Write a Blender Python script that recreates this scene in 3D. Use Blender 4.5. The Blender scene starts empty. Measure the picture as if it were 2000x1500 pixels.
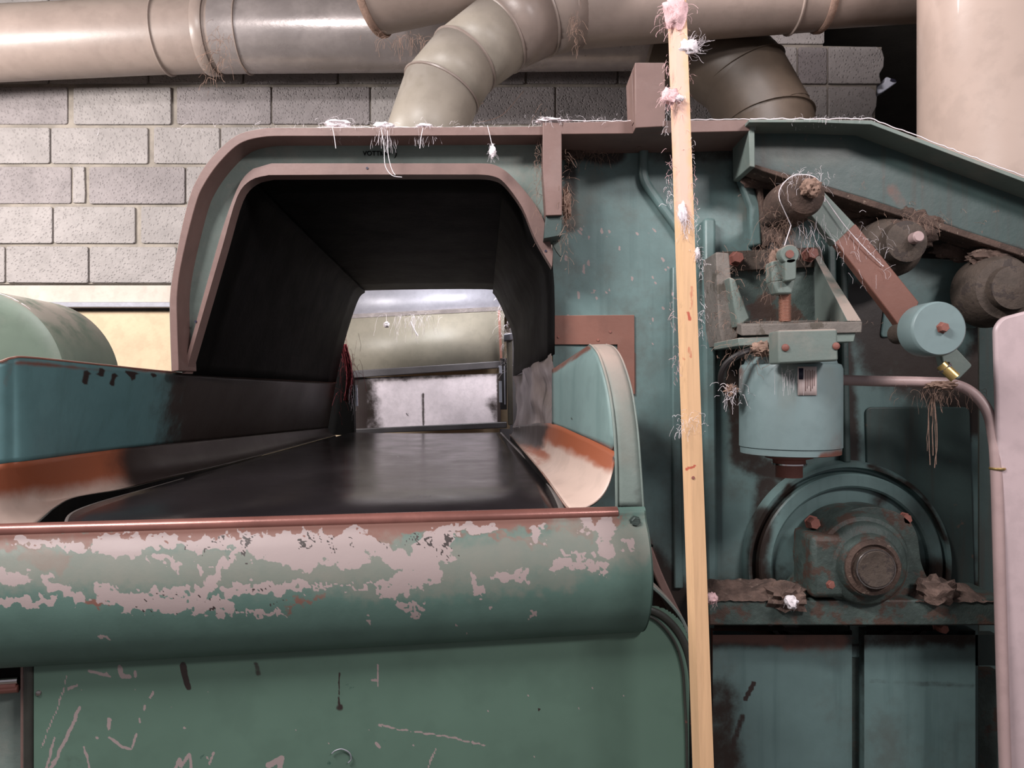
import bpy, bmesh, math, random
import numpy as np
from mathutils import Vector, Matrix, noise as mnoise
random.seed(7)
SC = bpy.context.scene
COL = SC.collection
F = 1500.0          # focal length in pixels of the 2000x1500 frame
EYE = 1.5
PI = math.pi

# ------------------------------------------------------------------ camera, world, lights, exposure
cam_d = bpy.data.cameras.new('camera'); cam = bpy.data.objects.new('camera', cam_d); COL.objects.link(cam)
cam_d.sensor_width = 36; cam_d.lens = 36*F/2000; cam_d.clip_start = .02
cam.location = (0, 0, EYE); cam.rotation_euler = (PI/2, 0, 0)
SC.camera = cam
w = bpy.data.worlds.new('world'); SC.world = w; w.use_nodes = True
w.node_tree.nodes['Background'].inputs[0].default_value = (.92, .93, 1, 1)
w.node_tree.nodes['Background'].inputs[1].default_value = .25
def area(name, loc, target, sx, sy, power, col, spread=180):
    d = bpy.data.lights.new(name, 'AREA'); d.shape = 'RECTANGLE'; d.size = sx; d.size_y = sy
    d.energy = power; d.color = col; d.spread = math.radians(spread)
    o = bpy.data.objects.new(name, d); COL.objects.link(o); o.location = loc
    o.rotation_euler = (Vector(target)-Vector(loc)).to_track_quat('-Z', 'Y').to_euler()
    return o
area('ceiling_lamp_left', (-1.3, .15, 3.3), (-.1, 2.0, 1.4), 1.0, .25, 88, (1, .96, .95))
area('ceiling_lamp_right', (1.7, -.5, 3.1), (-.2, 2.0, 1.4), .8, .3, 46, (1, .93, .93))
area('added_fill_behind_hood', (-.15, 3.34, 2.25), (-.2, 3.7, 1.4), .4, .3, 10, (.97, .97, 1))  # unseen fill light, added to brighten the rear guard sheets
area('added_fill_left_wall', (-2.9, 2.2, 2.7), (-1.5, 3.8, 1.5), .9, .3, 75, (1, .96, .93))  # added fill with no visible source, lifts the left block wall
area('added_fill_right_wall', (.75, 2.5, 3.45), (1.5, 3.9, 2.9), .5, .3, 13, (1, .93, .93))  # fill light put in to brighten the right wall end and ducts
vs = SC.view_settings
vs.view_transform = 'Standard'; vs.look = 'None'; vs.gamma = 1; vs.use_curve_mapping = False
vs.exposure = .18

# ------------------------------------------------------------------ helpers
def P(px, py, Y): return Vector(((px-1000)/F*Y, Y, EYE-(py-750)/F*Y))
def PZ(px, py, z):                                   # pixel ray meets the level plane z below the eye
    return P(px, py, (EYE-z)*F/(py-750))
def onplane(px, py, p0, n):
    d = Vector(((px-1000)/F, 1, -(py-750)/F)); o = Vector((0, 0, EYE))
    return o + d*((p0-o).dot(n)/d.dot(n))
def cr(pts, n=6, closed=False):                      # Catmull-Rom through points of any dimension
    pts = [Vector(p) for p in pts]; out = []; m = len(pts)
    for i in range(m if closed else m-1):
        g = (lambda k: pts[k % m]) if closed else (lambda k: pts[max(0, min(m-1, k))])
        a, b, c, d = g(i-1), g(i), g(i+1), g(i+2)
        for j in range(n):
            t = j/n
            out.append(.5*((2*b)+(c-a)*t+(2*a-5*b+4*c-d)*t*t+(3*b-a-3*c+d)*t**3))
    if not closed: out.append(pts[-1])
    return out
def rounded(pts, r, n=5):                            # polygon with rounded corners; r number or list
    pts = [Vector(p[:2]) for p in pts]; out = []; m = len(pts)
    for i, p in enumerate(pts):
        rr = r[i] if isinstance(r, (list, tuple)) else r
        a = (pts[i-1]-p); b = (pts[(i+1) % m]-p)
        if rr <= 0: out.append(p); continue
        k = min(rr, a.length*.45, b.length*.45); A = p+a.normalized()*k; B = p+b.normalized()*k
        for j in range(n+1):
            t = j/n; out.append(A*(1-t)**2+p*2*t*(1-t)+B*t*t)
    return out

class MB:
    def __init__(s): s.v = []; s.f = []
    def add(s, vs, fs):
        k = len(s.v); s.v += [Vector(v) for v in vs]; s.f += [[i+k for i in f] for f in fs]; return s
    def prism(s, pts, Y0, Y1):                       # outline in pixels at depth Y0, extruded straight back to Y1
        a = [P(p[0], p[1], Y0) for p in pts]; b = [Vector((v.x, Y1, v.z)) for v in a]; n = len(a)
        return s.add(a+b, [list(range(n)), list(range(2*n-1, n-1, -1))]+[[i, n+i, n+(i+1) % n, (i+1) % n] for i in range(n)])
    def strip(s, A, B, Y0, Y1):                      # band between two open pixel polylines, extruded back
        n = len(A)
        a = [P(p[0], p[1], Y0) for p in A]; b = [P(p[0], p[1], Y0) for p in B]
        c = [Vector((v.x, Y1, v.z)) for v in a]; d = [Vector((v.x, Y1, v.z)) for v in b]
        fs = []
        for i in range(n-1):
            j = i+1
            fs += [[i, j, n+j, n+i], [2*n+i, 3*n+i, 3*n+j, 2*n+j], [i, 2*n+i, 2*n+j, j], [n+i, n+j, 3*n+j, 3*n+i]]
        fs += [[0, n, 3*n, 2*n], [n-1, 3*n-1, 4*n-1, 2*n-1]]
        return s.add(a+b+c+d, fs)
    def box(s, x0, x1, y0, y1, z0, z1):
        return s.add([(x, y, z) for x in (x0, x1) for y in (y0, y1) for z in (z0, z1)],
                     [[0, 1, 3, 2], [4, 6, 7, 5], [0, 4, 5, 1], [2, 3, 7, 6], [0, 2, 6, 4], [1, 5, 7, 3]])
    def tube(s, path, r, n=12, cap=True, flat=1):
        path = [Vector(p) for p in path]; m = len(path)
        R = r if isinstance(r, (list, tuple)) else [r]*m
        t = [(path[min(i+1, m-1)]-path[max(i-1, 0)]).normalized() for i in range(m)]
        u = t[0].orthogonal().normalized(); vs = []
        for i in range(m):
            u = (u-t[i]*u.dot(t[i])).normalized(); w_ = t[i].cross(u)
            # widen at mitres so that the section keeps its size
            k = 1
            if 0 < i < m-1:
                c = (path[i]-path[i-1]).normalized().dot(t[i]); k = 1/max(c, .7)
            nn = ((path[min(i+1, m-1)]-path[i]).normalized()-(path[i]-path[max(i-1, 0)]).normalized()) if 0 < i < m-1 else Vector((0, 0, 0))
            nn = nn.normalized() if nn.length > 1e-6 else None
            for j in range(n):
                a = 2*PI*j/n; o = (u*math.cos(a)+w_*math.sin(a)*flat)*R[i]
                if nn is not None and k > 1.001: o += nn*o.dot(nn)*(k-1)
                vs.append(path[i]+o)
        fs = [[i*n+j, i*n+(j+1) % n, (i+1)*n+(j+1) % n, (i+1)*n+j] for i in range(m-1) for j in range(n)]
        if cap: fs += [list(range(n-1, -1, -1)), list(range((m-1)*n, m*n))]
        return s.add(vs, fs)
    def lathe(s, o, axis, prof, n=32, cap=True):     # prof: (distance along axis, radius)
        o = Vector(o); ax = Vector(axis).normalized(); u = ax.orthogonal().normalized(); w_ = ax.cross(u); m = len(prof)
        vs = [o+ax*d+(u*math.cos(2*PI*j/n)+w_*math.sin(2*PI*j/n))*r for d, r in prof for j in range(n)]
        fs = [[i*n+j, i*n+(j+1) % n, (i+1)*n+(j+1) % n, (i+1)*n+j] for i in range(m-1) for j in range(n)]
        if cap: fs += [list(range(n-1, -1, -1)), list(range((m-1)*n, m*n))]
        return s.add(vs, fs)
    def surf(s, rows, closed=False):
        n = len(rows[0]); m = len(rows)
        return s.add([p for r in rows for p in r],
                     [[i*n+j, i*n+(j+1) % n, (i+1)*n+(j+1) % n, (i+1)*n+j] for i in range(m-1) for j in range(n if closed else n-1)])
    def build(s, name, mat, parent=None, bevel=0, smooth=True, solid=0, angle=35, strokes=None, **tags):
        root = Vector((0, 0, 0)); q = parent
        while q is not None: root += q.location; q = q.parent
        if parent is None and tags.get('kind') != 'structure':
            A = np.array([tuple(v) for v in s.v]); lo = A.min(0); hi = A.max(0)
            root = Vector(((lo[0]+hi[0])/2, (lo[1]+hi[1])/2, lo[2]))
        me = bpy.data.meshes.new(name)
        me.from_pydata([tuple(v-root) for v in s.v], [], s.f)
        bm = bmesh.new(); bm.from_mesh(me)
        if not strokes: bmesh.ops.remove_doubles(bm, verts=bm.verts, dist=1e-6)
        bmesh.ops.recalc_face_normals(bm, faces=bm.faces); bm.to_mesh(me); bm.free()
        if smooth:
            me.polygons.foreach_set('use_smooth', [True]*len(me.polygons)); me.set_sharp_from_angle(angle=math.radians(angle))
        me.materials.append(mat)
        o = bpy.data.objects.new(name, me); COL.objects.link(o)
        if parent is not None: o.parent = parent
        else: o.location = root
        if strokes: dirt(me, root, strokes)
        if solid:
            md = o.modifiers.new('solid', 'SOLIDIFY'); md.thickness = solid; md.offset = 0
        if bevel:
            md = o.modifiers.new('bevel', 'BEVEL'); md.width = bevel; md.segments = 2; md.limit_method = 'ANGLE'; md.angle_limit = math.radians(40); md.harden_normals = False
        for k, v in tags.items():
            if v is not None: o[k] = v
        return o
def thing(name, label, cat, loc, group=None):
    o = bpy.data.objects.new(name, None); COL.objects.link(o); o.location = loc
    o['label'] = label; o['category'] = cat; o.empty_display_size = .05
    if group: o['group'] = group
    return o
# wear and some painted shade baked on the mesh: strokes = {'chip': [(polyline px, radius px, strength)], 'rust': [...], 'grime': [...]}
def dirt(me, root, strokes):
    n = len(me.vertices); co = np.empty(n*3); me.vertices.foreach_get('co', co); co = co.reshape(-1, 3)+np.array(tuple(root))
    px = 1000+co[:, 0]/co[:, 1]*F; py = 750-(co[:, 2]-EYE)/co[:, 1]*F
    wp = strokes.get('warp', 0)
    if wp:
        wx = np.array([mnoise.noise(Vector((a/16, b/16, 1.5)))*wp+mnoise.noise(Vector((a/5, b/5, 7)))*wp*.45 for a, b in zip(px, py)])
        wy = np.array([mnoise.noise(Vector((a/14, b/14, 9.5)))*wp+mnoise.noise(Vector((a/5, b/5, 3)))*wp*.45 for a, b in zip(px, py)])
        px = px+wx; py = py+wy
    for layer, lst in strokes.items():
        if layer == 'warp': continue
        val = np.zeros(n)
        for pl, r, st in lst:
            if len(pl) == 1: pl = [pl[0], (pl[0][0]+.01, pl[0][1])]
            d = np.full(n, 1e9)
            for (x0, y0), (x1, y1) in zip(pl[:-1], pl[1:]):
                vx, vy = x1-x0, y1-y0; L = vx*vx+vy*vy
                t = np.clip(((px-x0)*vx+(py-y0)*vy)/L, 0, 1)
                d = np.minimum(d, np.hypot(px-x0-t*vx, py-y0-t*vy))
            val = np.maximum(val, st*np.clip(1.5-d/r, 0, 1.25 if layer == 'chip' else 1))
        at = me.attributes.new(layer, 'FLOAT', 'POINT'); at.data.foreach_set('value', val.astype(np.float32))

# ------------------------------------------------------------------ materials
def lin(c):
    return tuple(((x/255)/12.92 if x/255 <= .04045 else ((x/255+.055)/1.055)**2.4) for x in c)+(1,)
def mat(name, base, rough=.5, metal=0, var=.25, vscale=4, specks=None, speck_amt=.0, speck_scale=30, dust=None, dust_amt=0, soft=.02,
        bump=.15, bscale=60, pits=0, layers=None, coat=0, spec=.5, stretch=None, streak=None):
    m = bpy.data.materials.new(name); m.use_nodes = True; nt = m.node_tree; N = nt.nodes; L = nt.links
    bs = N['Principled BSDF']; tc = N.new('ShaderNodeTexCoord')
    src = tc.outputs['Object']
    if stretch:
        mp = N.new('ShaderNodeMapping'); mp.inputs['Scale'].default_value = stretch; L.new(src, mp.inputs[0]); src = mp.outputs[0]
    def nz(scale, detail=4, rough_=.6):
        t = N.new('ShaderNodeTexNoise'); t.inputs['Scale'].default_value = scale; t.inputs['Detail'].default_value = detail
        t.inputs['Roughness'].default_value = rough_; L.new(src, t.inputs['Vector']); return t.outputs['Fac']
    def ramp(fac, lo, hi):
        r = N.new('ShaderNodeMapRange'); r.inputs['From Min'].default_value = lo; r.inputs['From Max'].default_value = hi
        r.interpolation_type = 'SMOOTHSTEP'; L.new(fac, r.inputs['Value']); return r.outputs['Result']
    def mathn(op, a, b):
        r = N.new('ShaderNodeMath'); r.operation = op
        for i, x in enumerate((a, b)):
            if isinstance(x, (int, float)): r.inputs[i].default_value = x
            else: L.new(x, r.inputs[i])
        return r.outputs[0]
    def mix(f, a, b):
        r = N.new('ShaderNodeMix'); r.data_type = 'RGBA'
        for s_, x in ((r.inputs['Factor'], f), (r.inputs['A'], a), (r.inputs['B'], b)):
            if isinstance(x, (int, float)): s_.default_value = x
            elif isinstance(x, tuple): s_.default_value = x
            else: L.new(x, s_)
        return r.outputs['Result']
    b = lin(base); dk = tuple(c*(1-var) for c in b[:3])+(1,); lt = tuple(min(1, c*(1+var*.7)) for c in b[:3])+(1,)
    col = mix(ramp(nz(vscale), .3, .7), dk, lt)
    col = mix(mathn('MULTIPLY', ramp(nz(vscale*5, 6), .45, .65), .35), col, tuple(c*.75 for c in b[:3])+(1,))
    fine = nz(bscale, 5, .65)
    rgh = None
    if streak:
        mp = N.new('ShaderNodeMapping'); mp.inputs['Scale'].default_value = (22, 22, 1.5); L.new(tc.outputs['Object'], mp.inputs[0])
        t = N.new('ShaderNodeTexNoise'); t.inputs['Scale'].default_value = 1.6; t.inputs['Detail'].default_value = 5; L.new(mp.outputs[0], t.inputs['Vector'])
        col = mix(mathn('MULTIPLY', ramp(t.outputs['Fac'], .5, .72), streak[1]), col, lin(streak[0]))
    if specks: col = mix(ramp(nz(speck_scale, 6, .7), .68-soft-speck_amt, .68+soft-speck_amt), col, lin(specks))
    for i, (ly, c, soft, amp, sc_) in enumerate(layers or []):
        a = N.new('ShaderNodeAttribute'); a.attribute_name = ly
        v = mathn('ADD', a.outputs['Fac'], mathn('MULTIPLY', mathn('SUBTRACT', nz(sc_, 8, .68), .5), amp))
        col = mix(ramp(mathn('MULTIPLY', v, ramp(a.outputs['Fac'], .01, .12)), .5-soft, .5+soft), col, lin(c))
    if dust:
        g = N.new('ShaderNodeNewGeometry'); sx = N.new('ShaderNodeSeparateXYZ'); L.new(g.outputs['Normal'], sx.inputs[0])
        up = ramp(sx.outputs['Z'], .25, .9)
        f = mathn('MULTIPLY', up, ramp(nz(12, 6), .3, .55)); f = mathn('MAXIMUM', f, mathn('MULTIPLY', ramp(nz(7, 8, .7), .5, .68), dust_amt))
        col = mix(f, col, lin(dust))
        rr = N.new('ShaderNodeMapRange'); L.new(f, rr.inputs['Value']); rr.inputs['To Min'].default_value = rough; rr.inputs['To Max'].default_value = .95; rgh = rr.outputs[0]
    L.new(col, bs.inputs['Base Color'])
    if rgh: L.new(rgh, bs.inputs['Roughness'])
    else: L.new(mathn('ADD', rough-.12, mathn('MULTIPLY', nz(9), .24)), bs.inputs['Roughness'])
    bs.inputs['Metallic'].default_value = metal; bs.inputs['Coat Weight'].default_value = coat; bs.inputs['Specular IOR Level'].default_value = spec
    bp = N.new('ShaderNodeBump'); bp.inputs['Strength'].default_value = bump; bp.inputs['Distance'].default_value = .004
    h = fine
    if pits:
        vo = N.new('ShaderNodeTexVoronoi'); vo.inputs['Scale'].default_value = pits; L.new(src, vo.inputs['Vector'])
        h = mathn('ADD', fine, mathn('MULTIPLY', ramp(vo.outputs['Distance'], .05, .45), .9))
    L.new(h, bp.inputs['Height']); L.new(bp.outputs[0], bs.inputs['Normal'])
    return m
LY = [('grime', (44, 35, 31), .32, 1.2, 16), ('rust', (112, 74, 64), .30, .8, 18), ('pale', (118, 116, 107), .4, .5, 14), ('chip', (150, 134, 132), .05, 1.5, 60), ('dark', (48, 38, 36), .12, .3, 50)]
M = {}
M['teal'] = mat('teal_paint', (100, 123, 122), .42, var=.14, vscale=2.5, specks=(88, 98, 95), speck_amt=.12, speck_scale=3.5, soft=.12, bump=.12, bscale=35, layers=LY, streak=((66, 88, 88), .35))
M['teal_dark'] = mat('dark_teal_paint', (62, 78, 76), .5, var=.2, vscale=3, bump=.15, layers=LY, streak=((70, 62, 56), .5), specks=(96, 82, 74), speck_amt=.02)  # tone deepened so lower-right steel carries some painted shade
M['teal_dusty'] = mat('dusty_teal_paint', (116, 128, 122), .6, var=.12, bump=.2, dust=(168, 150, 140), dust_amt=.25, layers=LY)
M['teal_light'] = mat('light_teal_paint', (124, 146, 144), .42, var=.1, bump=.06, bscale=25, layers=LY, streak=((96, 120, 118), .35))
M['green'] = mat('green_paint', (88, 112, 99), .42, var=.1, vscale=2, bump=.05, bscale=20, layers=LY, specks=(60, 86, 76), speck_amt=-.02)
M['roll'] = mat('worn_green_paint', (80, 105, 97), .6, var=.12, vscale=3, bump=.1, bscale=30, layers=LY)
M['brown'] = mat('brown_primer_paint', (120, 94, 88), .55, var=.1, bump=.12, bscale=50, dust=(176, 160, 156), dust_amt=.1)
M['brown2'] = mat('rusty_brown_paint', (126, 84, 72), .5, var=.16, bump=.1, dust=(150, 130, 120), dust_amt=.08)
M['lip'] = mat('worn_copper_lip', (134, 88, 80), .3, var=.22, vscale=6, bump=.06, metal=.35)
M['grime'] = mat('greasy_lint_dirt', (84, 66, 58), .85, var=.45, vscale=18, bump=.9, bscale=90, specks=(128, 110, 98), speck_amt=.06, speck_scale=60)
M['grime_teal'] = mat('grimy_teal_casting', (66, 78, 74), .6, var=.4, vscale=12, bump=.6, bscale=70, soft=.05, specks=(76, 58, 50), speck_amt=.14, speck_scale=14, layers=LY)  # grease colour, darkened further to hold part of the lower-right shade
M['lint_dark'] = mat('dirty_lint', (104, 84, 76), .95, var=.5, vscale=25, bump=1, bscale=120, specks=(140, 122, 112), speck_amt=.05, speck_scale=40, soft=.05)
M['teal_cheek'] = mat('clean_teal_paint', (92, 128, 131), .45, var=.1, bump=.08, layers=LY, streak=((70, 100, 100), .3))
M['drum'] = mat('grey_green_drum_paint', (104, 118, 104), .5, var=.12, vscale=3, bump=.08, dust=(160, 150, 140), dust_amt=.12)
M['dusty'] = mat('dust_coated_paint', (122, 114, 108), .8, var=.25, vscale=14, bump=.6, bscale=80, specks=(92, 84, 76), speck_amt=.08, speck_scale=22, layers=LY)
M['grime_brown'] = mat('grime_coated_casting', (80, 68, 60), .75, var=.4, vscale=16, bump=.7, bscale=80, specks=(62, 52, 48), speck_amt=.12, speck_scale=16)
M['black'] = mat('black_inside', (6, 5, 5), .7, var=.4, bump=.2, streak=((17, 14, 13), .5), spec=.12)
M['liner'] = mat('cream_liner', (196, 172, 160), .45, var=.08, vscale=4, bump=.06, layers=[('rust', (150, 84, 58), .3, .5, 12), ('grime', (44, 34, 32), .3, .6, 10)])
M['belt'] = mat('black_rubber_belt', (36, 32, 34), .22, var=.3, vscale=3, bump=.05, bscale=12, specks=(120, 112, 108), speck_amt=-.075, speck_scale=120, spec=.6)
M['dented'] = mat('dirty_dented_sheet', (130, 116, 112), .4, metal=.3, var=.4, vscale=5, bump=.2, streak=((44, 34, 34), .8))
M['beltedge'] = mat('grey_belt_edge', (104, 97, 94), .4, var=.25, bump=.1)
M['block'] = mat('grey_concrete_block', (152, 145, 143), .92, var=.13, vscale=5, bump=1.0, bscale=90, pits=70)
M['block2'] = mat('brown_grey_block', (138, 130, 130), .92, var=.15, vscale=6, bump=1.0, bscale=100, pits=80)
M['mortar'] = mat('lime_mortar', (140, 131, 122), .95, var=.25, vscale=8, bump=.9, bscale=50)
M['plaster'] = mat('cream_plaster', (196, 174, 146), .9, var=.1, vscale=3, bump=.6, bscale=30, specks=(112, 96, 84), speck_amt=-.06, speck_scale=14)
M['concrete'] = mat('pale_concrete', (186, 174, 164), .9, var=.12, bump=.7, bscale=30)
M['duct'] = mat('beige_duct_paint', (146, 130, 122), .38, var=.12, vscale=3, bump=.12, bscale=40, dust=(150, 136, 126), dust_amt=.2, layers=LY)
M['duct_bright'] = mat('galvanised_duct', (158, 148, 146), .3, metal=.35, var=.2, vscale=5, bump=.3, bscale=14)
M['elbow'] = mat('khaki_elbow_paint', (158, 148, 136), .45, var=.08, bump=.08, dust=(160, 150, 140), dust_amt=.05)
M['elbow_dark'] = mat('dark_duct_paint', (84, 72, 62), .5, var=.2, bump=.1)
M['column'] = mat('tan_column_paint', (184, 163, 152), .35, var=.06, vscale=2, bump=.25, bscale=9, coat=.3)
M['pink'] = mat('pale_pink_paint', (200, 178, 180), .4, var=.05, bump=.08, bscale=20)
M['conduit'] = mat('pinkish_conduit', (176, 150, 148), .4, var=.1, bump=.1, specks=(120, 80, 70), speck_amt=-.02, speck_scale=20)
M['motor'] = mat('pale_blue_paint', (122, 140, 141), .42, var=.08, vscale=4, bump=.06, bscale=30, layers=LY)
M['steel'] = mat('bare_steel', (170, 160, 158), .25, metal=.9, var=.1, bump=.1)
M['chrome'] = mat('shiny_steel', (210, 200, 200), .15, metal=1, var=.05, bump=.02)
M['copper'] = mat('rusty_thread', (196, 150, 132), .4, metal=.5, var=.1, bump=.1)
M['rustbolt'] = mat('rusty_bolt', (140, 88, 78), .6, var=.25, bump=.4)
M['brass'] = mat('brass', (200, 170, 110), .35, metal=.8, var=.1)
M['wood'] = mat('pine_wood', (218, 176, 136), .55, var=.06, vscale=3, bump=.1, bscale=30, stretch=(14, 14, .8), layers=[('rust', (184, 92, 72), .22, .7, 60), ('chip', (226, 184, 166), .35, .5, 30)])
M['lint'] = mat('white_lint', (238, 228, 232), .95, var=.08, bump=.4, bscale=200)
M['lint_pink'] = mat('pink_lint', (236, 194, 196), .95, var=.2, bump=.4, bscale=200)
M['lint_brown'] = mat('dusty_brown_lint', (150, 122, 108), .95, var=.3, vscale=30, bump=.5, bscale=200)
M['red'] = mat('red_yarn', (120, 40, 48), .9, var=.3, vscale=20, bump=.4)
M['sheet'] = mat('galvanised_sheet', (140, 139, 148), .45, metal=.2, var=.12, vscale=8, bump=.15)
M['olive'] = mat('olive_grey_sheet', (128, 122, 110), .5, var=.1, vscale=6, bump=.1)
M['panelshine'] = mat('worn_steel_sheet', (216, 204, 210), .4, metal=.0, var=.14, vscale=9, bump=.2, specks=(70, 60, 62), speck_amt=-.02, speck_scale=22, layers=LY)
M['darkbar'] = mat('dark_steel_bar', (70, 66, 68), .5, var=.3, bump=.2)
M['void'] = mat('shade_toned_wall', (26, 20, 21), .95, var=.3, bump=.2)  # near-black colour stands in for the darkness of the bay
M['floor'] = mat('factory_floor', (96, 90, 84), .8, var=.2, vscale=3, bump=.3)
M['white'] = mat('plain_white', (224, 226, 240), .5, var=.04, bump=.05)
M['ink'] = mat('dark_blue_print', (40, 38, 60), .5, var=.1)
M['blackcable'] = mat('black_cable', (40, 34, 34), .5, var=.2)
M['trimblack'] = mat('dark_bead', (52, 52, 48), .3, var=.25, vscale=8, specks=(104, 66, 60), speck_amt=.05, speck_scale=10)
M['platefoil'] = mat('nameplate_foil', (226, 204, 200), .5, metal=0, var=.05, bump=.05)

# ------------------------------------------------------------------ the setting
WY = 3.9
def sbox(name, x0, x1, y0, y1, z0, z1, m, parent=None, **k):
    return MB().box(x0, x1, y0, y1, z0, z1).build(name, M[m], parent, smooth=False, **k)
sbox('floor', -4.5, 5, -3, 7.2, -.1, 0, 'floor', kind='structure')
sbox('ceiling', -4.5, 5, 1.2, 7.2, 3.75, 3.9, 'floor', kind='structure')
sbox('wall_far', -4.5, 5, 7.1, 7.3, 0, 3.75, 'void', kind='structure')
sbox('wall_right', 4.4, 4.6, 1.2, 7.1, 0, 3.75, 'void', kind='structure')
sbox('wall_left', -4.5, -4.3, 1.2, 7.1, 0, 3.75, 'concrete', kind='structure')
xr = P(1604, 0, WY).x
# the block wall: recessed mortar slab in two heights (stepped broken end), blocks proud of it
wl = MB()
zc = P(0, 555, WY).z
wl.prism([(-1500, 555), (1708, 555), (1708, 240), (1712, 166), (1722, 92), (1607, 90), (1607, -110), (-1500, -110)], WY+.012, WY+.2)
wall = wl.build('wall_back', M['mortar'], kind='structure', smooth=False)
rows = [(480, 553, [-330, -160, 10, 173, 345, 505]), (402, 476, [-390, -230, -60, 103, 265, 425]),
        (324, 398, [-370, -200, -20, 140, 172, 362, 530]), (247, 320, [-260, -85, 98, 290, 430, 600]),
        (168, 243, [-210, -40, 133, 335, 530, 723, 905, 1085, 1262, 1440, 1617, 1712]),
        (90, 164, [-270, -90, 95, 290, 475, 660, 850, 1027, 1207, 1385, 1558, 1617, 1726]),
        (12, 86, [-200, -20, 170, 360, 550, 740, 930, 1110, 1290, 1460, 1612]),
        (-66, 8, [-270, -90, 95, 290, 475, 660, 850, 1027, 1207, 1385, 1612])]
rows.append((246, 320, [1080, 1270, 1450, 1617, 1706]))
for ri, (ya, yb, xs) in enumerate(rows):
    for x0, x1 in zip(xs[:-1], xs[1:]):
        wide = 10 if (x0, ya) in ((133, 168), (335, 168), (290, 247), (265, 402)) else 1.6
        g0 = wide; pr = random.uniform(-.004, .004)
        pts = rounded([(x0+g0, ya+1.5+random.uniform(-.8, .8)), (x1-1.6, ya+1.5+random.uniform(-.8, .8)), (x1-1.6, yb-.8+random.uniform(-.6, .6)), (x0+g0, yb-.8+random.uniform(-.6, .6))], 4, 2)
        if x1 in (1712, 1726, 1706):
            e = x1; pts = [(x0+2, ya+1), (e-14, ya+1), (e-3, ya+8), (e+random.uniform(-3, 2), ya+22), (e, ya+40), (e-8, yb-20), (e-5, yb-1), (x0+2, yb-1)]
        if x1 - x0 < 45 and ya == 324: pts = [(x0+2, ya+1), (x1-8, ya+1), (x1-6, yb-20), (x1-7, yb-2), (x0+2, yb-2)]
        MB().prism(pts, WY+pr, WY+.16).build('block', M['block' if (ri+int(x0)) % 3 else 'block2'], wall, bevel=.004, smooth=False)
MB().prism([(-1500, 557), (1700, 557), (1700, 592), (-1500, 592)], WY+.004, WY+.2).build('lintel', M['concrete'], wall, bevel=.004)
MB().prism([(-1500, 608), (1700, 608), (1700, 1330), (-1500, 1330)], WY+.02, WY+.2).build('plaster_band', M['plaster'], wall)
MB().prism([(-1500, 590), (420, 590), (420, 600), (-1500, 600)], WY-.035, WY+.05).build('trim_1', M['sheet'], bevel=.003, kind='structure')
MB().prism([(-1500, 600), (1700, 600), (1700, 609), (-1500, 609)], WY+.05, WY+.2).build('recess', M['mortar'], wall)
# faint post in the dark bay
MB().box(3.05, 3.17, 6.6, 6.75, 0, 3.75).build('steel_post', M['teal_dark'], label='faint dark green steel post standing in the dark bay beyond the broken block wall', category='post')

# ------------------------------------------------------------------ ducts
def ring(name, a, b, r, parent, m='duct', wd=.012, n=40):
    a, b = Vector(a), Vector(b); ax = (b-a).normalized()
    return MB().lathe(a, ax, [(-wd/2, r*.985), (-wd/2, r+.004), (-wd/4, r+.009), (wd/4, r+.009), (wd/2, r+.004), (wd/2, r*.985)], n, False).build(name, M[m], parent)
def pxr(rpx, Y): return rpx/F*Y
dA = thing('air_duct', 'long horizontal beige air duct along the top of the block wall, nearest the wall', 'duct', P(100, 150, 3.5), 'air ducts')
ya = 3.6
A0, A1, A2, A3 = P(-700, 118, ya), P(322, 70, ya), P(430, 66, ya), P(1268, 60, ya)
rA = pxr(71, ya)
MB().tube([A0, A1], rA*.985, 48).build('duct_section', M['duct'], dA)
MB().tube([A1, A2], rA, 48).build('duct_section', M['duct'], dA)
MB().tube([A2, A3], rA*1.03, 48).build('duct_section', M['duct_bright'], dA, label='shinier galvanised section')
ring('joint_ring', A1, A2, rA, dA); ring('joint_ring', P(410, 66, ya), A3, rA*1.05, dA, wd=.05); ring('joint_ring', P(480, 65, ya), A3, rA*1.03, dA, wd=.008)
# front duct that passes overhead
dB = thing('air_duct', 'fat grey overhead duct with a heavy flange, above the khaki elbow', 'duct', P(860, 60, 3.0), 'air ducts')
B1, B2 = P(728, -30, 3.1), P(1240, -150, 2.85)
MB().tube([B1, B2], pxr(92, 3.1), 48).build('duct_section', M['duct'], dB)
ring('flange', B1, B2, pxr(93, 3.1), dB, m='lint_brown', wd=.03)
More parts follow.
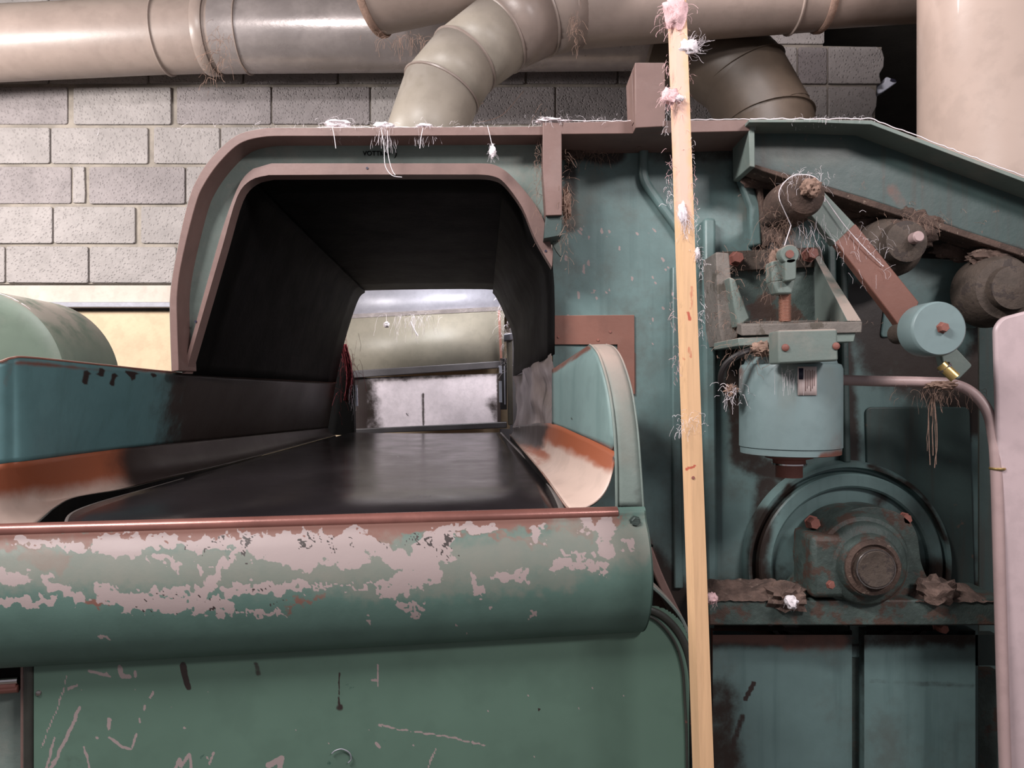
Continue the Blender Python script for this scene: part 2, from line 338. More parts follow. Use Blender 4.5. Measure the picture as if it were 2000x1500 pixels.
# khaki segmented elbow rising from behind the hood and turning right
dC = thing('duct_elbow', 'khaki segmented duct elbow rising behind the hood and bending right into the upper duct', 'duct', P(835, 300, 2.9))
pc = [P(808, 330, 2.85), P(862, 178, 2.88), P(906, 120, 2.93), P(972, 70, 3.0), P(1046, 28, 3.05), P(1122, 6, 3.1)]
rr = [pxr(74, 2.85), pxr(76, 2.88), pxr(72, 2.93), pxr(74, 3.0), pxr(80, 3.05), pxr(84, 3.1)]
for i in range(len(pc)-1):
    # every gore is cut on the mitre plane of its neighbours
    d0 = (pc[i+1]-pc[i]).normalized()
    n0 = ((pc[i]-pc[i-1]).normalized()+d0).normalized() if i else d0
    n1 = ((pc[i+2]-pc[i+1]).normalized()+d0).normalized() if i < len(pc)-2 else d0
    u = d0.orthogonal().normalized(); v = d0.cross(u); n = 40; rows_ = []
    for c, nn, r in ((pc[i], n0, rr[i]), (pc[i+1], n1, rr[i+1])):
        row = []
        for j in range(n):
            o = (u*math.cos(2*PI*j/n)+v*math.sin(2*PI*j/n))*r; o -= d0*(o.dot(nn)/d0.dot(nn)); row.append(c+o)
        rows_.append(row)
    MB().surf(rows_, True).build('duct_segment', M['elbow' if i < 3 else 'duct'], dC, solid=.003)
    if 0 < i:
        row = [p for p in rows_[0]]
        MB().tube([c+(c-pc[i]).normalized()*.002 for c in row+row[:2]], .0055, 6).build('seam', M['duct'], dC)
dD = thing('air_duct', 'straight beige air duct running right from the elbow to the tan column', 'duct', P(1400, 60, 3.1), 'air ducts')
D0 = P(1122, 6, 3.1); D1 = P(1600, -14, 3.1); D2 = P(1822, -27, 3.12)
MB().tube([D0, D1], [pxr(84, 3.1), pxr(70, 3.1)], 48).build('duct_section', M['duct'], dD)
MB().tube([D1, D2], pxr(66, 3.1), 48).build('duct_section', M['duct'], dD)
ring('joint_ring', D0, D1, pxr(86, 3.1), dD, wd=.014)
ring('joint_ring', P(1602, -14, 3.1), D2, pxr(70, 3.1), dD, m='lint_brown', wd=.03)
ring('joint_ring', P(1545, -12, 3.1), D2, pxr(72, 3.1), dD, wd=.01)
dE = thing('duct_elbow', 'dark brown segmented duct elbow curving down behind the wooden batten on the right', 'duct', P(1480, 250, 3.4))
pe = [P(1275, 70, 3.45), P(1372, 92, 3.45), P(1450, 150, 3.4), P(1500, 240, 3.35), P(1520, 330, 3.3)]
for i in range(len(pe)-1):
    MB().tube([pe[i], pe[i+1]], pxr(84, 3.4), 40).build('duct_segment', M['elbow_dark'], dE)
    if i: ring('seam', pe[i], pe[i+1], pxr(84, 3.4), dE, m='elbow_dark', wd=.006)
    MB().lathe(pe[i+1], (0, 1, 0), [(-pxr(84, 3.4)+1e-3, .001)]+[(-math.cos(t*PI/12)*pxr(83.5, 3.4), math.sin(t*PI/12)*pxr(83.5, 3.4)) for t in range(1, 12)], 40).build('duct_segment', M['elbow_dark'], dE) if i < 3 else None
cc = P(1962, 750, 2.6); rc = pxr(152, 2.6)
MB().lathe((cc.x, cc.y, 0), (0, 0, 1), [(0, rc), (1.2, rc), (1.21, rc+.006), (1.23, rc+.006), (1.24, rc), (3.74, rc)], 64).build('round_column', M['column'], label='large round tan painted column rising at the right edge behind the sloped beam', category='column')

# ------------------------------------------------------------------ scrap by the broken wall edge
sc_ = thing('white_scrap', 'small white bird-head-shaped scrap poking out past the broken edge of the block wall', 'scrap', P(1732, 182, 4.2))
hp = cr([(1712, 172), (1718, 165), (1728, 160), (1730, 151), (1737, 151), (1745, 156), (1752, 160), (1744, 166), (1736, 172), (1722, 181), (1714, 182)], 3, True)
MB().prism(hp, 3.94, 4.0).build('body', M['white'], sc_, bevel=.006)
MB().prism([(1741, 153), (1748, 155), (1751, 159), (1745, 159), (1740, 157)], 3.93, 3.98).build('dark_patch', M['ink'], sc_)

# ------------------------------------------------------------------ drum cover at far left
dr = thing('drum_cover', 'rounded grey green drum cover at the left edge behind the trough cheek', 'cover', P(-55, 745, 2.3))
cD = P(-58, 748, 2.3); rD = pxr(184, 2.3)
MB().lathe((cD.x, 2.3, cD.z), (0, 1, 0), [(0, .001), (0, rD*.8), (.004, rD*.93), (.012, rD*.98), (.03, rD), (.33, rD*.99)], 72).build('drum_shell', M['drum'], dr)
MB().box(cD.x-rD*.5, cD.x+rD*.3, 2.36, 2.6, 0, cD.z-rD*.6).build('stand', M['teal_dark'], dr)

# ------------------------------------------------------------------ tunnel hood
HF, HW, HB = 1.76, 1.83, 3.3
hood = thing('tunnel_hood', 'teal tunnel hood with brown edged arched frame and black inside', 'machine hood', P(720, 760, 1.9))
outer = cr([(335, 726), (332, 640), (332, 575), (343, 500), (365, 400), (384, 350), (415, 305), (460, 265), (510, 251), (560, 249)], 5)+[Vector(p) for p in [(700, 249), (850, 248), (1062, 246)]]
innr = cr([(349, 724), (346, 640), (346, 570), (357, 500), (382, 400), (400, 358), (430, 316), (468, 281), (512, 268), (560, 266)], 5)+[Vector(p) for p in [(700, 266), (850, 265), (1062, 264)]]
MB().strip(outer, innr, HF, 1.86).build('outer_flange', M['brown'], hood, bevel=.0015)
web_in = cr([(362, 728), (378, 655), (420, 520), (445, 430), (470, 370), (492, 337), (528, 321), (560, 319)], 5)+[Vector(p) for p in [(700, 319), (850, 319)]]+cr([(935, 319), (966, 322), (990, 338), (1030, 380), (1058, 420), (1081, 480), (1094, 500)], 4)
ww = [Vector(p) for p in outer]
k = len(web_in)
# the web: a strip between the flange and the inner band, its right end reaching the leg
oo = []
L_ = [0]
for i in range(1, len(ww)): L_.append(L_[-1]+(ww[i]-ww[i-1]).length)
def along(pl, t):
    Ls = [0]
    for i in range(1, len(pl)): Ls.append(Ls[-1]+(pl[i]-pl[i-1]).length)
    d = t*Ls[-1]
    for i in range(1, len(pl)):
        if Ls[i] >= d-1e-6: return pl[i-1].lerp(pl[i], (d-Ls[i-1])/max(1e-6, Ls[i]-Ls[i-1]))
    return pl[-1]
ow = ww+[Vector((1096, 246)), Vector((1096, 500))]
NN = 70
left_t = [i/NN for i in range(NN+1)]
A_ = []; B_ = []
mo = [Vector(p) for p in ow]; mi = [Vector(p) for p in web_in]
for pl_, n_ in ((mo, 0), (mi, 1)): pass
def split(pl, xs):           # cut a polyline into corresponding stretches by index of nearest x marks
    return [min(range(len(pl)), key=lambda q: (pl[q]-Vector(x)).length) for x in xs]
so = split(mo, [(335, 726), (365, 400), (510, 251), (1062, 246), (1096, 246), (1096, 500)])
si = split(mi, [(362, 728), (445, 430), (528, 321), (935, 319), (1030, 380), (1094, 500)])
for q in range(5):
    pa = mo[so[q]:so[q+1]+1]; pb = mi[si[q]:si[q+1]+1]
    for j in range(12 if q < 4 else 13):
        t = j/12; A_.append(along(pa, t)); B_.append(along(pb, t))
wm = MB().strip(A_, B_, HW, HW+.012)
wm.build('web', M['teal_dusty'], hood)
hole = cr([(362, 730), (400, 600), (435, 480), (463, 385), (490, 352), (525, 342)], 4)+[Vector((700, 341))]+cr([(935, 341), (962, 344), (985, 357), (1020, 405), (1045, 465), (1078, 522)], 4)
band = cr([(355, 730), (380, 640), (412, 525), (440, 430), (470, 355), (500, 325)], 4); band[-1] = Vector((530, 319)); band += [Vector((700, 319))]+cr([(940, 319), (966, 322), (995, 340), (1035, 385), (1062, 430), (1080, 492)], 4)
MB().strip(band, hole, HW-.022, HW+.02).build('inner_flange', M['brown'], hood, bevel=.0015)
for hx, hy in ((717, 328), (1066, 490), (382, 628), (354, 646)):
    c = P(hx, hy, HW-.024); MB().lathe(c, (0, 1, 0), [(0, .0012), (0, .0028), (.003, .0028)], 12).build('screw_hole', M['ink'], hood)
# tunnel skin
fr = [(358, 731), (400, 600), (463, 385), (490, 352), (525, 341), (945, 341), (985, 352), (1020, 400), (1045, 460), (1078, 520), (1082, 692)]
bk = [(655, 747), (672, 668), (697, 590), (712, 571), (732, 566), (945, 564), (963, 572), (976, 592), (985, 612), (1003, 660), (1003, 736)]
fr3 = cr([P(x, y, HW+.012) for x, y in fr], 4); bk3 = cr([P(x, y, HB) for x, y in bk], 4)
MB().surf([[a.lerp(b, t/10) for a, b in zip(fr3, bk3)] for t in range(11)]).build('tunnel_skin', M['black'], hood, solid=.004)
# vertical leg and cover strip to its right
leg = rounded([(1063, 240), (1066, 420), (1100, 420), (1097, 262)], [0, 0, 0, 8])
MB().prism([(1060, 239), (1102, 238), (1097, 262), (1098, 420), (1066, 421), (1060, 330)], HF-.01, 1.86).build('leg_bar', M['brown'], hood, bevel=.0015)
MB().prism([(1066, 421), (1098, 420), (1097, 460), (1062, 466)], HF, 1.86).build('leg_bar', M['teal_dark'], hood, bevel=.0015, label='dark green foot of the leg bar')
# embossed casting mark; its relief shade is put into the black letter colour
def text(body, size, loc, mat_, parent, ext=.0016, mirror=False, name='lettering', rot=0, sx=1):
    cu = bpy.data.curves.new('t', 'FONT'); cu.body = body; cu.size = size; cu.extrude = ext; cu.align_x = 'CENTER'; cu.align_y = 'CENTER'
    o = bpy.data.objects.new('t', cu); COL.objects.link(o); dg = bpy.context.evaluated_depsgraph_get(); dg.update()
    me = bpy.data.meshes.new_from_object(o.evaluated_get(dg)); bpy.data.objects.remove(o)
    T = Matrix.Translation(loc) @ Matrix.Rotation(rot, 4, 'Y') @ Matrix.Rotation(PI/2, 4, 'X') @ Matrix.Diagonal((-sx if mirror else sx, 1, 1, 1))
    mb = MB(); mb.add([T @ v.co for v in me.vertices], [list(p.vertices) for p in me.polygons])
    return mb.build(name, mat_, parent, smooth=False)
text('VOTTI', .0155, P(727, 300, HW-.001), M['black'], hood, name='lettering')
text('UEA', .0115, P(753, 300, HW-.001), M['black'], hood, name='lettering')
text(')', .022, P(773, 299, HW-.001), M['black'], hood, name='lettering')

# ------------------------------------------------------------------ machine frame on the right
fm = thing('machine_frame', 'teal painted side frame of the machine right of the tunnel', 'machine', P(1500, 1600, 1.95))
SY = 1.90
xs = list(range(1080, 1911, 5)); ys = list(range(252, 1640, 5))
def ytop(x, y): return max(y, 262+max(0, x-1640)*.40) if y < 400 else y
g = MB().surf([[P(x, ytop(x, y), SY) for x in xs] for y in ys])
g.add([P(1080, 252, SY)+Vector((0, d, 0)) for d in (0, .04)]+[P(1080, 1640, SY)+Vector((0, d, 0)) for d in (.04, 0)], [[0, 1, 2, 3]])
plate_dirt_shade = {  # grime at lower right is partly dirt, partly painted shade
 'grime': [([(1120, 290), (1200, 300)], 24, .95), ([(1112, 330), (1115, 440)], 16, .7), ([(1480, 330), (1700, 420), (1900, 520), (2000, 560)], 52, 1.0),
           ([(1500, 360), (1520, 500)], 42, .95), ([(1380, 490), (1390, 700)], 16, .8), ([(1430, 680), (1450, 900), (1560, 930)], 26, .8),
           ([(1690, 600), (1740, 700), (1900, 760)], 60, .9), ([(1640, 620), (1660, 900)], 22, .9), ([(1780, 480), (1760, 560)], 48, 1.0), ([(1940, 620), (1900, 820)], 40, .9),
           ([(1385, 1160), (1945, 1160)], 30, .85), ([(1500, 950), (1470, 1150)], 26, .8), ([(1850, 980), (1900, 1180)], 30, .6), ([(1280, 300), (1450, 300)], 20, .6),
           ([(1260, 1100), (1340, 1200), (1370, 1500)], 40, .9), ([(1395, 1440), (1400, 1500)], 30, .8), ([(1675, 1230), (1675, 1500)], 14, 1)],
 'rust': [([(1385, 1200), (1500, 1225)], 20, .8), ([(1468, 395), (1480, 480)], 12, .7), ([(1740, 560), (1790, 620)], 30, .5), ([(1460, 345), (1490, 470)], 14, .8), ([(1240, 690), (1238, 770)], 3, .7), ([(1260, 1060), (1290, 1180)], 16, .6)],
 'pale': [([(1460, 300), (1450, 420)], 14, .45), ([(1420, 560), (1480, 600)], 30, .4), ([(1150, 360), (1120, 420)], 30, .4)],
 'chip': [([(x+random.uniform(-5, 5), y), (x+random.uniform(-6, 6), y+random.uniform(3, 12))], 2.2, .85) for x, y in [(random.uniform(1100, 1310), random.uniform(430, 700)) for _ in range(34)]]}
g.build('side_plate', M['teal'], fm, strokes=plate_dirt_shade)
MB().prism([(1080, 262), (1640, 262), (1910, 380), (1910, 1660), (1080, 1660)], SY+.003, SY+.02).build('plate_backing', M['teal_dark'], fm)
# top cap strip, upright bracket, brown pieces
MB().prism([(1097, 239), (1240, 236), (1465, 234), (1466, 256), (1240, 261), (1097, 262)], HF-.01, SY).build('top_flange', M['brown'], fm, bevel=.0015)
MB().prism([(1240, 122), (1299, 122), (1300, 247), (1241, 250)], HF-.05, HF+.06).build('upright_bracket', M['brown'], fm, bevel=.002)
MB().prism([(1234, 140), (1240, 124), (1241, 236), (1237, 240)], HF-.03, HF+.055).build('bracket_flange', M['brown'], fm, bevel=.001)
bp_ = MB().prism([(1081, 616), (1239, 615), (1240, 770), (1206, 770), (1206, 673), (1081, 673)], SY-.006, SY)
bpo = bp_.build('brown_plate', M['brown2'], fm, bevel=.001)
for hx, hy in ((1091, 658), (1168, 664), (1192, 648)):
    MB().lathe(P(hx, hy, SY-.008), (0, 1, 0), [(0, .001), (0, .003), (.002, .003)], 10).build('rivet', M['rustbolt'], bpo)
def pbar(name, pts, w0, d0, m='teal', bev=.004, Y1=SY, par=fm, rad=0):   # raised bar along a pixel polyline
    a = []; b = []
    p = [Vector(q) for q in pts]
    for i in range(len(p)):
        t = (p[min(i+1, len(p)-1)]-p[max(0, i-1)]).normalized(); n = Vector((-t.y, t.x))
        a.append(p[i]+n*w0/2); b.append(p[i]-n*w0/2)
    return MB().strip(a, b, Y1-d0, Y1+.001).build(name, M[m], par, bevel=bev)
pbar('bent_rib', cr([(1259, 282), (1258, 320), (1262, 352), (1290, 395), (1330, 452), (1352, 500)], 5), 17, .022, bev=.008)
pbar('vertical_rib', [(1387, 425), (1387, 700), (1392, 1165)], 24, .03, bev=.008)
pbar('vertical_rib', [(1322, 520), (1322, 860), (1326, 1150)], 18, .012, m='teal', bev=.004)
pbar('vertical_rib', [(1450, 262), (1448, 330), (1475, 400), (1478, 480)], 22, .03, m='teal', bev=.006)
pbar('vertical_rib', [(1650, 440), (1652, 700), (1656, 905)], 14, .03, m='teal_dark', bev=.005)
pbar('vertical_rib', [(1625, 440), (1628, 620)], 16, .05, m='teal_dark', bev=.005)
pbar('vertical_rib', [(1482, 330), (1500, 480)], 8, .05, m='grime', bev=.002)
# recess at far right and deep plate
MB().box(P(1900, 0, 2.15).x, 2.6, 2.12, 2.14, .3, P(0, 520, 2.1).z).build('rear_plate', M['teal_dark'], fm)
MB().prism([(1905, 1240), (1948, 1240), (1948, 1300), (1905, 1300)], SY, SY+.03).build('cross_piece', M['teal_dark'], fm)
MB().prism([(1905, 1310), (1948, 1310), (1948, 1700), (1905, 1700)], SY+.02, SY+.05).build('cross_piece', M['grime_teal'], fm)
# raised panels between bearings
MB().prism(rounded([(1690, 795), (1895, 795), (1905, 1165), (1700, 1165)], 14), SY-.006, SY).build('raised_panel', M['teal_dark'], fm, bevel=.003)
MB().prism(rounded([(1740, 500), (1912, 510), (1912, 640), (1720, 660)], 10), SY-.006, SY).build('raised_panel', M['teal'], fm, bevel=.003)
# lower panels
for a, b in ((1392, 1664), (1688, 1905)):
    gx = np.linspace(a, b, 50); gy = np.linspace(1240, 1640, 70)
    q = MB().surf([[P(x, y, SY-.07) for x in gx] for y in gy])
    A4 = [P(x, y, SY-.07) for x, y in ((a, 1232), (b, 1232), (b, 1640), (a, 1640))]; q.add(A4+[v+Vector((0, .07, 0)) for v in A4], [[0, 1, 5, 4], [1, 2, 6, 5], [3, 0, 4, 7]])
    q.build('lower_panel', M['teal'], fm, strokes={'grime': [([(1392, 1240), (1905, 1240)], 26, .75), ([(1400, 1360), (1410, 1500)], 40, .75), ([(1700, 1330), (1900, 1340)], 6, .4), ([(1820, 1240), (1850, 1240)], 18, 1)],
                                               'rust': [([(1395, 1240), (1520, 1245)], 18, .8), ([(1540, 1255), (1640, 1250)], 20, .6)], 'dark': [([(1472, 1335), (1456, 1365)], 5, .9), ([(1450, 1400), (1430, 1460)], 9, .6)]})
# horizontal dusty rail
rail = MB(); RX = [P(x, 0, 1.74).x for x in (1384, 1950)]
zt = P(0, 1172, 1.74).z; zb = P(0, 1222, 1.74).z
rail.box(RX[0], RX[1]+.03, 1.74, SY, zb, zt).build('dusty_rail', M['grime_teal'], fm, bevel=.004)
# lint heaped on the rail
def heap(x0, x1, y, Y, h, m, parent, name='lint_heap', n=60, d=.07, seed=0):
    rows_ = []
    for j in range(9):
        t = j/8; row = []
        for i in range(n):
            x = x0+(x1-x0)*i/(n-1); q = P(x, y, Y)
            e = min(1, 6*min(i/(n-1), 1-i/(n-1)))
            hh = max(0, h*math.sin(PI*min(1, t*1.0+.0))**.6*(.35+.9*mnoise.noise(Vector((q.x*14+seed, t*3, seed))))+.3*h*math.sin(PI*t))*e
            row.append(Vector((q.x, Y+d*t, q.z+hh+.004*mnoise.noise(Vector((q.x*70, t*9, seed))))))
        rows_.append(row)
    return MB().surf(rows_).build(name, M[m], parent)
heap(1388, 1560, 1174, 1.735, .035, 'lint_dark', fm, seed=3, d=.15)
heap(1560, 1800, 1174, 1.76, .012, 'lint_dark', fm, seed=5, d=.12)
heap(1790, 1948, 1176, 1.735, .03, 'lint_dark', fm, seed=9, d=.15)
# bolts on the frame
def hexbolt(c, r, h, m, parent, name='bolt', n=6, axis=(0, -1, 0)):
    return MB().lathe(c, axis, [(-.002, r*1.25), (.001, r*1.25), (.001, r), (h*.8, r), (h, r*.85)], n).build(name, M[m], parent, smooth=False)
hexbolt(P(1832, 1222, 1.84), .012, .03, 'rustbolt', fm)

# big round housing behind the lower bearing
cH = P(1662, 1105, 1.86)
def rp(r): return pxr(r, 1.87)
bh = thing('round_housing', 'large round teal ring housing set in the side frame behind the greasy shaft bearing', 'machine part', P(1662, 1300, 1.86))
MB().lathe((cH.x, 1.86, cH.z), (0, 1, 0), [(.012, .001), (.012, rp(150)), (.0, rp(152)), (-.004, rp(156)), (-.004, rp(176)), (0, rp(179)), (.026, rp(180)), (.03, rp(183)), (.03, rp(187)), (.02, rp(189)), (.006, rp(191)), (.004, rp(198)), (.02, rp(202)), (.045, rp(203))], 96).build('ring_plate', M['teal'], bh, strokes={'grime': [([(1490, 1010), (1478, 1100), (1500, 1200)], 22, .9), ([(1545, 950), (1480, 1040)], 10, .8), ([(1700, 910), (1800, 960), (1850, 1060)], 7, .8), ([(1560, 1120), (1530, 1180)], 50, .9), ([(1830, 1120), (1840, 1180)], 40, .8), ([(1500, 1220), (1850, 1220)], 50, 1.0), ([(1600, 990), (1720, 975)], 16, .75)]})  # ring grime mixes heavy dirt with shade painted in
# the main bearing
mb_ = thing('pillow_bearing', 'large greasy stepped shaft bearing bolted on the dusty rail at lower right', 'bearing', P(1700, 1172, 1.78))
cM = P(1704, 1108, 1.70)
MB().prism(cr([(1520, 1172), (1560, 1150), (1590, 1100), (1600, 1040), (1640, 1005), (1700, 990), (1760, 1005), (1790, 1040), (1800, 1100), (1820, 1140), (1860, 1172)], 5), 1.78, 1.86).build('pillow_block', M['grime_teal'], mb_, bevel=.012)
def q_(r): return pxr(r, 1.7)
MB().lathe((cM.x, 1.86, cM.z), (0, -1, 0), [(0, q_(104)), (.06, q_(104)), (.075, q_(100)), (.10, q_(99)), (.115, q_(92)), (.118, q_(84)), (.13, q_(82)), (.138, q_(76)), (.142, q_(64)), (.150, q_(62)), (.158, q_(58)), (.160, q_(46))], 72).build('bearing_housing', M['grime_teal'], mb_)
MB().lathe((cM.x, 1.72, cM.z), (0, -1, 0), [(0, q_(56)), (.024, q_(54)), (.028, q_(46)), (.022, q_(41))], 48).build('grease_ring', M['grime'], mb_)
MB().lathe((cM.x, 1.72, cM.z), (0, -1, 0), [(0, q_(37)), (.036, q_(37)), (.04, q_(34)), (.038, q_(20)), (.037, q_(1))], 48).build('shaft_end', M['grime_brown'], mb_)
MB().tube([Vector((cM.x+q_(37.5)*math.cos(a/20*2*PI), 1.683, cM.z+q_(37.5)*math.sin(a/20*2*PI))) for a in range(21)], .0018, 6).build('steel_rim', M['steel'], mb_)
MB().prism([(1385, 1215), (1395, 1215), (1395, 1640), (1385, 1640)], SY-.05, SY).build('seam_strip', M['teal_dark'], fm)
MB().prism([(1660, 1222), (1692, 1222), (1692, 1660), (1660, 1660)], SY-.04, SY).build('seam_strip', M['grime_teal'], fm)
MB().box(P(1572, 0, 1.76).x, P(1640, 0, 1.76).x, 1.72, 1.84, P(0, 1160, 1.76).z, P(0, 1040, 1.76).z).build('side_lug', M['grime_teal'], mb_, bevel=.012)
hexbolt(P(1585, 1020, 1.80), .014, .025, 'rustbolt', mb_); hexbolt(P(1765, 1012, 1.80), .012, .02, 'rustbolt', mb_)
hexbolt(P(1622, 1142, 1.64), .008, .008, 'rustbolt', mb_)
for x, y, r in ((1535, 1165, 26), (1828, 1152, 26)):
    bmx = bmesh.new(); bmesh.ops.create_icosphere(bmx, subdivisions=3, radius=1)
    c = P(x, y, 1.75); mbq = MB()
    mbq.add([c+Vector((v.co.x*pxr(r, 1.75)*1.5, v.co.y*.035, v.co.z*pxr(r, 1.75)))*(1+.5*mnoise.fractal(v.co*2.5+c*9, .9, 2, 4)) for v in bmx.verts], [[v.index for v in f.verts] for f in bmx.faces]); bmx.free()
    mbq.build('dusty_foot', M['lint_dark'], mb_)

# ------------------------------------------------------------------ sloped beam at upper right
sb = thing('sloped_beam', 'dark teal channel beam sloping down to the right with a dusty top flange', 'beam', P(1700, 400, 1.85))
gx = []; 
topl = [(1465, 240), (1702, 240), (2100, 392)]; botl = [(1465, 322), (1702, 394), (2100, 524)]
def lerp2(pl, t):
    i = min(int(t*2), 1); u = t*2-i; return (pl[i][0]+(pl[i+1][0]-pl[i][0])*u, pl[i][1]+(pl[i+1][1]-pl[i][1])*u)
web = MB().surf([[P(*[lerp2(topl, s/100)[k]*(1-t)+lerp2(botl, s/100)[k]*t for k in (0, 1)], 1.80) for s in range(101)] for t in [i/30 for i in range(31)]])
web.build('beam_web', M['teal_dark'], sb, solid=.006, strokes={'rust': [([(1740, 370), (1760, 400)], 14, .45)], 'grime': [([(1480, 325), (1700, 394), (2100, 524)], 7, .5)], 'pale': [([(1500, 300), (1640, 300)], 30, .35)]})
MB().strip([Vector(p) for p in [(1463, 233), (1588, 233), (1702, 235), (2100, 385)]], [Vector(p) for p in [(1463, 239), (1588, 239), (1701, 243), (2100, 393)]], 1.72, 1.81).build('top_flange', M['teal_dusty'], sb, bevel=.001)
MB().strip([Vector(p) for p in [(1465, 318), (1702, 390), (2100, 520)]], [Vector(p) for p in [(1465, 326), (1702, 404), (2100, 534)]], 1.77, 1.84).build('bottom_flange', M['grime'], sb, bevel=.002)
MB().strip([Vector(p) for p in [(1462, 238), (1464, 325)]], [Vector(p) for p in [(1474, 238), (1475, 327)]], 1.75, 1.88).build('end_plate', M['teal_dusty'], sb, bevel=.002)

# ------------------------------------------------------------------ bearings up the slope
def blob(c, r, m, parent, name, sq=(1, 1, 1), amp=.3, fr=3, sub=4, seed=0):
    b = bmesh.new(); bmesh.ops.create_icosphere(b, subdivisions=sub, radius=1); q = MB()
    q.add([Vector(c)+Vector((v.co.x*sq[0], v.co.y*sq[1], v.co.z*sq[2]))*r*(1+amp*mnoise.fractal(v.co*fr+Vector((seed, 3*seed, 0)), .9, 2, 4)) for v in b.verts], [[v.index for v in f.verts] for f in b.faces]); b.free()
    return q.build(name, M[m], parent, angle=60)
def fibres(n, c, spread, length, r, m, name, parent, gravity=.3, steps=8, curl=.6, seed=1, aim=None, **tags):
    R = random.Random(seed); q = MB()
    for _ in range(int(n*.8)):
        p = Vector(c)+Vector([R.gauss(0, s) for s in spread]); d = Vector((R.gauss(0, 1), R.gauss(0, .5), R.gauss(0, 1))).normalized()
        if aim: d = (d*.6+Vector(aim)).normalized()
        L = length*R.uniform(.2, .9)/steps; path = [p]
        for k in range(steps):
            d = (d+Vector((R.gauss(0, curl), R.gauss(0, curl*.6), R.gauss(0, curl)))*.5+Vector((0, 0, -gravity))).normalized(); p = p+d*L; path.append(p)
        q.tube(path, r*R.uniform(.35, .75), 3, False)
    return q.build(name, M[m], parent, **tags)
b1 = thing('lever_bearing', 'dirty roller bearing at the top of the lever arm, wrapped in white thread', 'bearing', P(1575, 430, 1.75))
c1 = P(1582, 374, 1.58)
MB().lathe((c1.x, 1.84, c1.z), (0, -1, 0), [(0, pxr(20, 1.6)), (.11, pxr(20, 1.6)), (.112, pxr(46, 1.6)), (.13, pxr(47, 1.6)), (.16, pxr(46, 1.6)), (.17, pxr(40, 1.6)), (.22, pxr(42, 1.6)), (.235, pxr(38, 1.6)), (.245, pxr(26, 1.6)), (.25, pxr(8, 1.6))], 40).build('bearing_cap', M['grime'], b1)
blob(c1+Vector((.003, .005, .008)), pxr(18, 1.58), 'lint_brown', b1, 'grease_knob', amp=.35, seed=2)
MB().tube([Vector((c1.x+pxr(45, 1.6)*math.cos(a), 1.625+.004*math.sin(5*a), c1.z+pxr(45, 1.6)*math.sin(a))) for a in [x/20*PI*1.15-.25 for x in range(21)]]+[P(1545, 440, 1.64), P(1532, 480, 1.64)], .0012, 5).build('wrapped_thread', M['lint'], b1)
fibres(70, c1+Vector((0, .01, .03)), (.028, .01, .012), .05, .0004, 'lint', 'lint_fringe', b1, seed=5, kind='stuff')
fibres(140, P(1528, 440, 1.66), (.022, .02, .05), .10, .0005, 'lint_brown', 'cobweb', b1, gravity=.5, curl=.7, seed=6, kind='stuff')
blob(P(1520, 425, 1.83), .045, 'grime', b1, 'dirt_clump', sq=(.7, .4, 1.3), amp=.5, seed=4)
# lever
la = thing('balance_lever', 'sloping flat lever arm, upper half grey green and lower half brown, carrying the weight', 'lever', P(1760, 640, 1.62))
MB().prism([(1560, 392), (1598, 362), (1672, 440), (1632, 478)], 1.655, 1.685).build('upper_bar', M['teal_dusty'], la, bevel=.002)
MB().prism([(1632, 474), (1671, 437), (1722, 500), (1795, 590), (1782, 625), (1755, 636), (1738, 612)], 1.65, 1.675).build('lower_bar', M['brown2'], la, bevel=.002)
q = MB(); q.tube(cr([P(1612, 388, 1.645), P(1640, 428, 1.645), P(1668, 462, 1.643), P(1700, 496, 1.643), P(1725, 520, 1.645)], 6), [.0007+.0014*abs(mnoise.noise(Vector((i*.9, 0, 0)))) for i in range(25)], 6)
q.build('thread_strand', M['lint'], la)
fibres(60, P(1690, 485, 1.645), (.035, .003, .035), .035, .0004, 'lint', 'lint_fringe', la, seed=8, kind='stuff')
fibres(50, P(1600, 455, 1.64), (.03, .004, .02), .06, .0004, 'lint', 'lint_fringe', la, seed=18, aim=(.6, 0, -.6), kind='stuff')
# counterweight
cw = thing('counterweight', 'round pale blue cylindrical weight with a rusty hex bolt at the end of the lever', 'weight', P(1830, 700, 1.5))
c2 = P(1835, 642, 1.5); r2 = pxr(54, 1.5)
MB().lathe((c2.x, 1.5, c2.z), (0, 1, 0), [(.0, .001), (0, r2*.93), (.003, r2*.985), (.007, r2), (.048, r2), (.06, r2*.98)], 64).build('weight_body', M['motor'], cw)
MB().lathe((c2.x, 1.555, c2.z), (0, 1, 0), [(0, .022), (.11, .022)], 20).build('hub', M['grime_brown'], cw)
hexbolt(P(1840, 640, 1.5), .0095, .012, 'rustbolt', cw, 'hex_bolt')
MB().prism(rounded([(1838, 690), (1868, 680), (1900, 714), (1872, 742), (1848, 730)], 6), 1.55, 1.575).build('clamp_plate', M['teal_dusty'], cw, bevel=.002)
MB().tube([P(1838, 712, 1.53), P(1866, 738, 1.52)], .011, 12).build('clamp_screw', M['brass'], cw)
MB().tube([P(1843, 716, 1.53), P(1847, 720, 1.53)], .014, 12).build('clamp_collar', M['steel'], cw)
